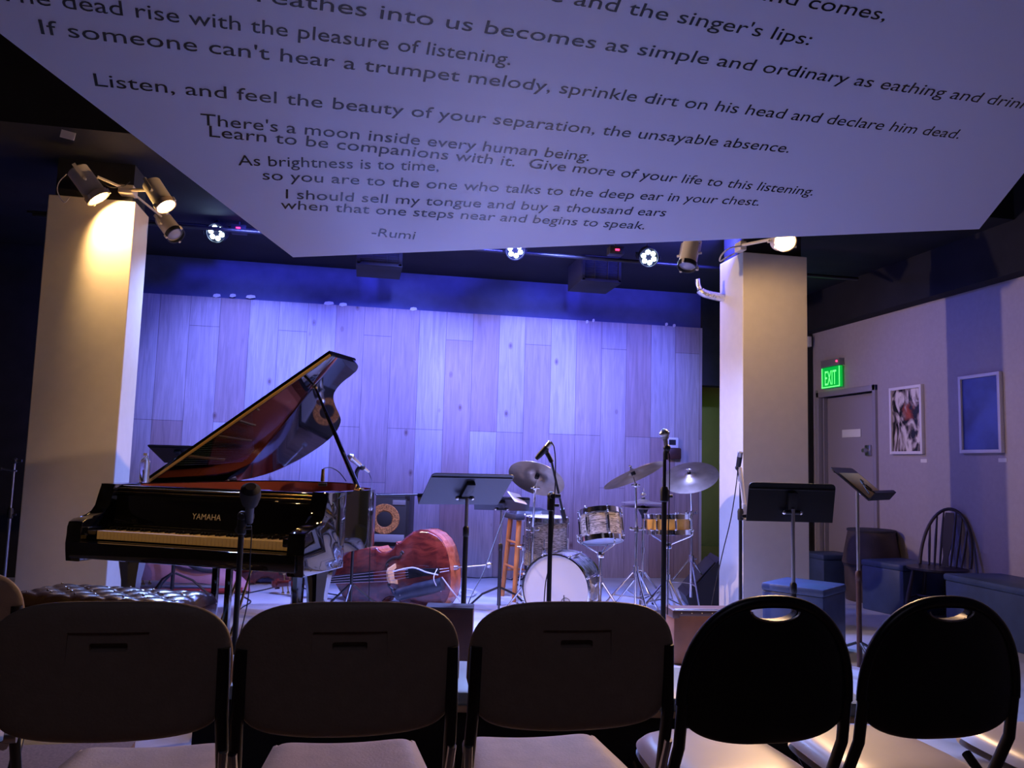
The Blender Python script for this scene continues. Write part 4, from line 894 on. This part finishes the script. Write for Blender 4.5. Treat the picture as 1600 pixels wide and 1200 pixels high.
# ================================================================== amplifier, monitor, suitcase, crate
am = P(606, 810, 7.6); am.z = 0
t = thing('equipment_stand', 'low dark case under the amplifier, behind the lying double bass', 'case', am, R(-12)); obj('shell', MB().box((0, 0, .21), (.46, .36, .42), bev=.012), 'wall_black', t); obj('handle', MB().box((0, -.187, .3), (.12, .014, .03), bev=.004), 'blackm', t)
t = thing('bass_amplifier', 'black amplifier with an orange speaker ring, behind the piano and the lying double bass', 'amplifier', (am.x, am.y, .42), R(-12))
AW, AH, AD = .45, .47, .34
obj('cabinet', MB().box((0, 0, AH/2), (AW, AD, AH), bev=.012), 'blackp', t)
obj('grille', MB().box((0, -AD/2-.004, AH/2-.0), (AW-.05, .012, AH-.06), bev=.004), 'grille', t)
obj('speaker_ring', MB().lathe([(.075, 0), (.08, .004), (.135, .006), (.14, 0)], 40, Matrix.Translation((0, -AD/2-.010, .25)) @ Matrix.Rotation(R(90), 4, 'X')), 'cone', t, label='orange perforated speaker ring')
obj('speaker_dome', MB().lathe([(0, .012), (.04, .009), (.07, 0)], 30, Matrix.Translation((0, -AD/2-.010, .25)) @ Matrix.Rotation(R(90), 4, 'X')), 'rubber', t)
obj('badge', MB().box((.13, -AD/2-.012, .405), (.12, .008, .045), bev=.003), 'greyp', t); obj('control_strip', MB().box((0, -AD/2-.012, .075), (AW-.07, .008, .07), bev=.003), 'greyp', t)
obj('corner', MB().box((-AW/2+.02, -AD/2+.02, AH-.02), (.05, .05, .05), bev=.01).box((AW/2-.02, -AD/2+.02, AH-.02), (.05, .05, .05), bev=.01), 'blackm', t)

wg = F(1078, 948, 0); t = thing('floor_monitor', 'black wedge floor monitor leaning before the right column foot', 'speaker', wg+Vector((.22, .1, 0)), R(-14))
obj('cabinet', MB().prism([(-.20, 0), (.24, 0), (.26, .30), (.06, .44), (-.24, .10)], -.24, .24, Matrix.Rotation(R(90), 4, 'X')), 'blackp', t, ang=20)
gm = Matrix.Translation((-.094, 0, .276)) @ Matrix.Rotation(R(-48.6), 4, 'Y')
obj('grille', MB().box((0, 0, 0), (.34, .43, .012), rot=None, bev=.004), 'grille', t).matrix_local = gm
obj('handle', MB().box((0, 0, 0), (.03, .14, .02), bev=.005), 'greyp', t).matrix_local = Matrix.Translation((.15, 0, .385)) @ Matrix.Rotation(R(35), 4, 'Y')

c0, c1 = F(1052, 1028, 0), None
t = thing('suitcase', 'tan suitcase with dark trimmed edges standing behind the chairs, right of centre', 'suitcase', P(1105, 985, 5.1), R(-4)); t.location.z = 0
SWd = .50
obj('body', MB().box((0, 0, .165), (SWd, .17, .33), bev=.02), 'suitcase', t)
obj('lid_band', MB().box((0, 0, .315), (SWd+.012, .182, .04), bev=.012), 'case_trim', t)
obj('zip_edge', MB().box((0, -.088, .337), (SWd-.01, .010, .010), bev=.003), 'steel', t)
rv = MB()
for k in range(7): rv.sphere((-SWd/2+.05+k*.066, -.092, .318), .005)
obj('rivets', rv, 'brass', t); obj('latch', MB().box((.16, -.093, .296), (.05, .012, .016), bev=.003).box((.16, -.093, .33), (.06, .014, .018), bev=.003), 'brass', t)
for s in (-1, 1): obj('corner_guard', MB().box((s*(SWd/2-.015), 0, .31), (.05, .188, .055), bev=.012), 'case_trim', t)

ck = P(701, 985, 4.35); t = thing('wooden_crate', 'dark red-brown wooden crate on the floor below the centre music stand', 'crate', (ck.x-.0, ck.y, 0), R(-10.7))
cz = EYE-(950-721)*4.35/FPX
obj('front_panel', MB().box((0, 0, cz/2), (.26, .018, cz), bev=.003), 'crate', t); obj('back_panel', MB().box((0, .12, cz/2), (.26, .018, cz), bev=.003), 'crate', t)
obj('side_panel', MB().box((.121, .06, cz/2), (.018, .102, cz), bev=.003), 'crate', t); obj('side_panel', MB().box((-.121, .06, cz/2), (.018, .102, cz), bev=.003), 'crate', t); obj('lid', MB().box((0, .06, cz), (.262, .14, .010), bev=.003), 'blackp', t)

# cables lying on the stage floor
def onfloor(pts, z=.006): return [F(x, y, z) for x, y in pts]
cable('black cable looping across the floor under the piano', onfloor([(372, 930), (410, 922), (450, 915), (500, 925), (530, 930)]), .005)
cable('black cable zigzagging on the floor beside the piano lyre', onfloor([(380, 932), (392, 940), (380, 948), (372, 955)]), .005)
cable('pale coiled cable on the floor right of the lying double bass', [F(730+ (15-.6*k/6)*math.cos(k*.55), 926+(6-.2*k/6)*math.sin(k*.55), .008+.0006*k) for k in range(36)], .005, 'cable_w', 2)
cable('black cable tangled at the feet of the orange stool', onfloor([(800, 905), (822, 900), (838, 908), (815, 915), (805, 908), (830, 903), (845, 912)], .012), .008)
cable('black cable leaning from the rear music stand to the floor', [P(790, 800, 6.3), P(775, 840, 6.0), P(755, 895, 5.6), P(733, 940, 5.2), F(722, 1000, .01)], .004)
cable('black cable along the foot of the plank wall', onfloor([(715, 900), (745, 903), (775, 902), (800, 906)], .008), .005)
cable('black cable on the floor seen in the gap right of the wooden crate', onfloor([(690, 990), (715, 994), (745, 996), (790, 1000)]), .005)
cable('black cable on the floor left of the suitcase', onfloor([(690, 1016), (715, 1015), (745, 1018), (790, 1022)]), .005)

# ================================================================== right-hand seats and wall things
def cube_seat(label, p, size, h, rz, m='navy', top=None):
    t = thing('cube_seat', label, 'seat', (p.x, p.y, 0), rz)
    obj('base', MB().box((0, 0, (h-.05)/2), (size[0], size[1], h-.05), bev=.012), m, t)
    obj('cushion', MB().box((0, 0, h-.025), (size[0]+.012, size[1]+.012, .055), bev=.016), top or m, t); return t
q = F(1246, 912, .45); cube_seat('large blue-grey cube seat at the foot of the right column', q+Vector((.06, .02, 0)), (.42, .42), .45, R(38))
q = F(1318, 868, .38)+Vector((-.02, .22, 0)); cube_seat('low dark cube seat by the door frame', q, (.40, .36), .38, R(4))
q = F(1405, 880, .44); cube_seat('blue cube seat between the round stools and the windsor chair', q+Vector((.12, .12, 0)), (.5, .45), .44, R(12))
def tub(label, p, z0, z1, r0, r1):
    t = thing('tub_stool', label, 'stool', (p.x, p.y, z0))
    h = z1-z0
    obj('side', MB().lathe([(0, 0), (r0*.98, 0), (r0, .01), (r1, h-.03), (r1, h-.02), (0, h-.02)], 28), 'tubwood', t); obj('top', MB().lathe([(0, h-.02), (r1+.008, h-.02), (r1+.008, h-.004), (r1-.005, h), (0, h)], 28), 'fabric_dk', t)
p = P(1362, 880, 7.75)
tub('round dark stool standing on the floor, lower of a stacked pair', p, 0, .345, .24, .25)
tub('round tapered dark stool stacked on the lower one, before the grey wall', p, .346, .68, .27, .215)
# long bench along the right wall
LB = thing('long_bench', 'long navy upholstered bench along the right wall', 'bench', (RIGHT-.30, 4.53, 0))
obj('base', MB().box((0, 0, .20), (.50, 2.3, .40), bev=.012), 'navy', LB); obj('cushion', MB().box((0, 0, .425), (.53, 2.32, .055), bev=.02), 'navy', LB)
# windsor chair
wp = F(1480, 889, .45)+Vector((-.03, .08, 0))
wc = thing('windsor_chair', 'dark hoop-backed windsor chair against the right wall', 'chair', (wp.x, wp.y, 0), R(122))
def seatfn(a, b):
    th_ = 2*math.pi*a; r = b; x = .235*math.copysign(abs(math.cos(th_))**.8, math.cos(th_))*r; y = .225*math.copysign(abs(math.sin(th_))**.8, math.sin(th_))*r
    return Vector((x, y, .45-.014*(1-r**4)))
sd = MB().lathe([(0, .42), (.20, .42), (.235, .435), (.235, .45), (.20, .445), (0, .436)], 32)
obj('seat', sd, 'dark_wood', wc)
hoop = [(.20*math.cos(a)*(1+.12*math.sin(a)), -.17-.16*math.sin(a)*1.0, .45+.48*math.sin(a)) for a in np.linspace(0, math.pi, 26)]
obj('hoop', MB().tube(hoop, .014, 10), 'dark_wood', wc)
for k in range(-3, 4):
    if k == 0: continue
    x = k*.05; s = math.sqrt(max(0, 1-(x/.215)**2))
    obj('spindle', MB().tube([(x*.85, -.18, .45), (x*.95, -.18-.08*s, .45+.24*s), (x, -.17-.16*s, .45+.47*s)], [.009, .012, .007], 8), 'dark_wood', wc)
spl = [(-.028, 0), (-.02, .08), (-.035, .18), (-.05, .30), (-.035, .47), (.035, .47), (.05, .30), (.035, .18), (.02, .08), (.028, 0)]
obj('splat', MB().prism(spl, -.006, .006, Matrix.Translation((0, -.18, .45)) @ Matrix.Rotation(R(90+18), 4, 'X')), 'dark_wood', wc)
for sx in (-1, 1):
    for sy in (-1, 1): obj('leg', MB().tube([(sx*.14, sy*.13, .43), (sx*.17, sy*.165, .22), (sx*.20, sy*.20, 0)], [.013, .019, .012], 10), 'dark_wood', wc)
obj('stretcher', MB().cone((-.165, .165, .2), (-.165, -.165, .2), .010).cone((.165, .165, .2), (.165, -.165, .2), .010).cone((-.165, 0, .2), (.165, 0, .2), .010), 'dark_wood', wc)

# pictures on the right wall
def picture(name, label, y0, y1, z0, z1, art, cat='picture'):
    t = thing(name, label, cat, (RIGHT-.001, (y0+y1)/2, (z0+z1)/2)); wd = y1-y0; h = z1-z0
    fm = MB()
    for s in (-1, 1): fm.box((-.018, s*(wd/2-.014), 0), (.036, .028, h), bev=.002).box((-.018, 0, s*(h/2-.014)), (.0358, wd-.03, .028), bev=.002)
    obj('frame', fm, 'frame_w', t); obj('artwork', MB().box((-.012, 0, 0), (.012, wd-.05, h-.05)), art, t)
picture('framed_picture', 'framed black and white photo print with a red patch, nearer the door', 6.57, 7.03, 1.41, 2.06, 'collage')
picture('framed_picture', 'framed deep blue picture reflecting the plank wall, nearer the room', 5.64, 6.10, 1.415, 2.08, 'blueglass')
for px, py, lab in ((1444, 720, 'small white card under the black and white picture'), (1567, 719, 'small white card under the deep blue picture')):
    c = XX(px, py, RIGHT); tag(obj('wall_card', MB().box((RIGHT-.002, c.y, c.z), (.004, .085, .032)), 'paper'), lab, 'card')
# exit sign
e0_, e1_ = XX(1289, 580, RIGHT), XX(1321, 572, RIGHT)
es = thing('exit_sign', 'glowing green EXIT sign above the door', 'sign', (RIGHT-.01, (e0_.y+e1_.y)/2, XX(1304, 590, RIGHT).z)); EWd = .36; EHt = .23
obj('panel', MB().box((-.03, 0, 0), (.03, EWd, EHt), bev=.003), 'exit', es, label='lit green face')
obj('housing', MB().box((-.02, 0, EHt/2+.045), (.07, EWd*.98, .08), bev=.006), 'greyp', es); obj('indicator', MB().sphere((-.058, -EWd*.38, EHt/2+.05), .011), 'red_led', es)
me = text_mesh('EXIT', 1.); xs = [v.co.x for v in me.vertices]; mx_, mn_ = max(xs), min(xs)
for v in me.vertices: v.co = Vector((-.0465, -((v.co.x-mn_)/(mx_-mn_)-.5)*EWd*.60, (v.co.y/.72-.5)*EHt*.72))
me.materials.clear(); me.materials.append(M['exit_l']); o = bpy.data.objects.new('lettering', me); COL.objects.link(o); o.parent = es; o['label'] = 'bright green EXIT lettering'
bd_ = MB()
for s in (-1, 1): bd_.box((-.046, s*EWd*.46, 0), (.003, .012, EHt*.96)); 
bd_.box((-.046, 0, -EHt*.46), (.003, EWd*.93, .010))
obj('lit_border', bd_, 'exit_l', es)
el = bpy.data.lights.new('exit_glow', 'AREA'); el.energy = .9; el.color = (.1, 1, .2); el.size = .25; eo = bpy.data.objects.new('exit_glow', el); COL.objects.link(eo); eo.location = (RIGHT-.09, es.location.y, es.location.z); eo.rotation_euler = (0, R(-90+180), 0)
c = XX(1263, 532, RIGHT-.03)
tag(obj('wall_sensor', MB().box((RIGHT-.07, 8.42, 2.72), (.05, .10, .12), bev=.008), 'white'), 'small white box at the top of the right wall, beside the right column', 'sensor')
# control on the plank wall behind the straight microphone stand
c = YY(1050, 692, BACK)
t = thing('wall_control', 'white wall thermostat with a dark pouch beneath, on the plank wall behind the pale microphone', 'thermostat', (c.x, BACK, c.z))
obj('body', MB().box((0, -.018, .0), (.13, .035, .12), bev=.01), 'white', t); obj('screen', MB().box((-.01, -.037, .005), (.08, .004, .06)), 'blackp', t); obj('pouch', MB().box((.02, -.03, -.12), (.15, .055, .13), bev=.02), 'crate', t)

# ================================================================== front bench and chairs
fbn = thing('front_bench', 'long low bench with a pale blue padded top beyond the chair row', 'bench', (.62, 2.93, 0), R(-10.7))
obj('padded_top', MB().box((0, 0, .425), (2.35, .43, .05), bev=.014), 'bench_top', fbn)
obj('edging', MB().box((.25, -.215, .395), (1.85, .016, .022), bev=.004), 'tan', fbn)
obj('base', MB().box((0, .02, .20), (2.25, .36, .40), bev=.01), 'wall_black', fbn)

def shell(hw, zc, hu, hd, nu, nd, T, bend, lean, taper=0., nx=41, nz=41, dip=0.):
    """a cushion-like back: outline is a superellipse, thickness fades to a rounded edge"""
    mb = MB()
    def f(sgn):
        def g(a, b):
            s = math.sin((a*2-1)*math.pi/2); tq = math.sin((b*2-1)*math.pi/2)
            n = nu if tq > 0 else nd
            x = s*hw*max(0, 1-abs(tq)**n)**(1/n)*(1-taper*max(0, -tq)); z = zc + (tq*hu if tq > 0 else tq*hd*(1-dip*(x/hw)**2))
            th = T/2*(max(0, 1-abs(s)**6)*max(0, 1-abs(tq)**6))**.5
            y = bend*x*x + (z-.75)*lean
            return Vector((x, y+sgn*th, z))
        return g
    mb.grid(f(1), nx, nz); mb.grid(f(-1), nx, nz); bmesh.ops.remove_doubles(mb.bm, verts=mb.bm.verts, dist=1e-5); return mb
def tan_chair():
    t = thing('folding_chair', 'x', 'chair')
    b = obj('backrest', shell(.217, .69, .155, .106, 3.6, 6.5, .036, .35, -.10, .12, dip=.16), 'chair_p', t, ang=60)
    yb = lambda z: (z-.75)*-.10
    cut(b, MB().box((.0, yb(.765)-.016, .762), (.066, .04, .015), bev=.004))
    cut(b, MB().prism([(-.078, .53), (.078, .53), (.07, .79), (-.07, .79)], .0, .02, Matrix.Translation((0, -.0135, 0)) @ Matrix.Rotation(R(90), 4, 'X')))
    s = MB().box((0, .245, .428), (.40, .40, .03), bev=.012, seg=3)
    for v in s.bm.verts: v.co.x *= 1-(v.co.y-.2)*.28; v.co.z += -.016*(1-(v.co.x/.2)**2)*max(0, min(1, (v.co.y-.05)/.1)) if v.co.z > .43 else 0
    g = MB()
    def sf(a, bq):
        x = (a-.5)*2; y = .045+.40*bq; hwd = (.192-.032*bq)*(1-max(0, (bq-.93)/.07)**2*.10)*(1-max(0, (.05-bq)/.05)**2*.05)
        ed = max(abs(x), 0)**10; ef = max(0, (bq-.9)/.1)**3
        return Vector((x*hwd, y, .448-.010*(1-x*x)-.012*ed-.012*ef))
    g.grid(sf, 31, 25)
    obj('seat', g.grid(lambda a, bq: (lambda q: Vector((q.x, q.y, .418)))(sf(a, bq)), 31, 25), 'seat_p', t, ang=70)
    obj('seat_rim', MB().tube([(-.190, .05, .425), (-.176, .25, .425), (-.160, .43, .425)], .011, 8).tube([(.190, .05, .425), (.176, .25, .425), (.160, .43, .425)], .011, 8), 'seat_p', t)
    for sx in (-1, 1):
        obj('front_leg', MB().tube([(sx*.200, .006, .755), (sx*.203, .012, .62), (sx*.206, .06, .47), (sx*.206, .20, .24), (sx*.208, .36, .012)], .0125, 12), 'blackm', t)
        obj('rear_leg', MB().tube([(sx*.186, .30, .40), (sx*.188, .06, .20), (sx*.19, -.12, .012)], .0115, 12), 'blackm', t)
        obj('pivot', MB().cone((sx*.19, .06, .445), (sx*.215, .06, .445), .018), 'steel', t)
        obj('side_bracket', MB().tube([(sx*.208, .02, .56), (sx*.203, .055, .47), (sx*.198, .10, .42)], .009, 8), 'steel', t)
    obj('cross_bar', MB().cone((-.205, .30, .10), (.205, .30, .10), .009, seg=10).cone((-.188, -.06, .08), (.188, -.06, .08), .009, seg=10), 'blackm', t)
    return t
def black_chair():
    t = thing('folding_chair', 'x', 'chair')
    b = obj('backrest', shell(.190, .630, .215, .085, 2.3, 2.6, .030, .30, -.10, .0), 'chair_b', t, ang=60)
    ln = [(.052*math.cos(a), .0) for a in (0,)]
    up_ = [(.054*math.cos(a), .006*math.sin(a)) for a in np.linspace(0, math.pi, 14)]; dn = [(.054*math.cos(a), .020*math.sin(a)) for a in np.linspace(math.pi, 2*math.pi, 14)][1:-1]
    sm = Matrix.Translation((0, 0, .826)) @ Matrix.Rotation(R(90), 4, 'X')
    cut(b, MB().prism(up_+dn, -.1, .1, sm))
    obj('handle_trim', MB().tube([(x, -.018-.0075, .826+y) for x, y in [(.054*math.cos(a), .020*math.sin(a)) for a in np.linspace(math.pi, 2*math.pi, 18)]], .0022, 6), 'steel', t)
    n = 2.3; rim = []
    for a in np.linspace(-.0, math.pi+.0, 44):
        ca, sa = math.cos(a), math.sin(a); x = .191*math.copysign(abs(ca)**(2/n), ca); z = .630+.217*math.copysign(abs(sa)**(2/n), sa)
        rim.append((x, .30*x*x+(z-.75)*-.10-.004, z))
    obj('back_tube', MB().tube(rim, .0115, 12), 'blackm', t)
    g = MB()
    def sf(a, bq):
        th_ = 2*math.pi*a; ca, sa = math.cos(th_), math.sin(th_); e = 2/3.6
        x = .180*math.copysign(abs(ca)**e, ca)*bq; y = .245+.205*math.copysign(abs(sa)**e, sa)*bq
        x *= 1-(y-.2)*.35
        return Vector((x, y, .445+.012*(1-bq**6)-.016*bq**10))
    g.grid(sf, 48, 14, True)
    obj('seat', g.grid(lambda a, bq: (lambda q: Vector((q.x, q.y, .412)))(sf(a, bq)), 48, 14, True), 'seat_c', t, ang=70)
    for sx in (-1, 1):
        obj('front_leg', MB().tube([(sx*.187, .018, .635), (sx*.188, .035, .54), (sx*.189, .11, .40), (sx*.19, .22, .22), (sx*.192, .34, .012)], .0125, 12), 'blackm', t)
        obj('rear_leg', MB().tube([(sx*.168, .34, .40), (sx*.170, .05, .20), (sx*.172, -.13, .012)], .0125, 12), 'blackm', t)
        obj('pivot', MB().cone((sx*.175, .09, .43), (sx*.20, .09, .43), .016), 'steel', t)
    obj('cross_bar', MB().cone((-.19, .28, .12), (.19, .28, .12), .009, seg=10).cone((-.17, -.07, .08), (.17, -.07, .08), .009, seg=10), 'blackm', t)
    return t
RZ = .10
def place(t, px, Z, rz, label, group=None):
    p = P(px, 940, Z); t.location = (p.x, p.y, RZ); t.rotation_euler = (0, 0, R(rz)); t['label'] = label
    if group: t['group'] = group
tc_ = tan_chair(); bc_ = black_chair()
A_ = 'folding chairs in the front audience row'
t2, t3, t0 = dup(tc_), dup(tc_), dup(tc_); k5, k6 = dup(bc_), dup(bc_)
place(tc_, 178, 1.49, 0, 'tan folding chair with a slotted back, before the tufted piano bench', A_)
place(t2, 550, 1.555, 0, 'tan folding chair with a slotted back, before the lying double bass', A_)
place(t3, 900, 1.63, -1, 'tan folding chair with a slotted back, beside the first black chair', A_)
place(t0, -134, 1.80, 10, 'tan folding chair at the left picture edge, only its shoulder in view', A_)
place(bc_, 1203, 1.70, 0, 'black round-backed folding chair before the suitcase and cube seat', A_)
place(k5, 1474, 1.765, 0, 'black round-backed folding chair before the long navy bench', A_)
place(k6, 1775, 1.83, 0, 'black round-backed folding chair at the right picture edge, mostly cut off', A_)
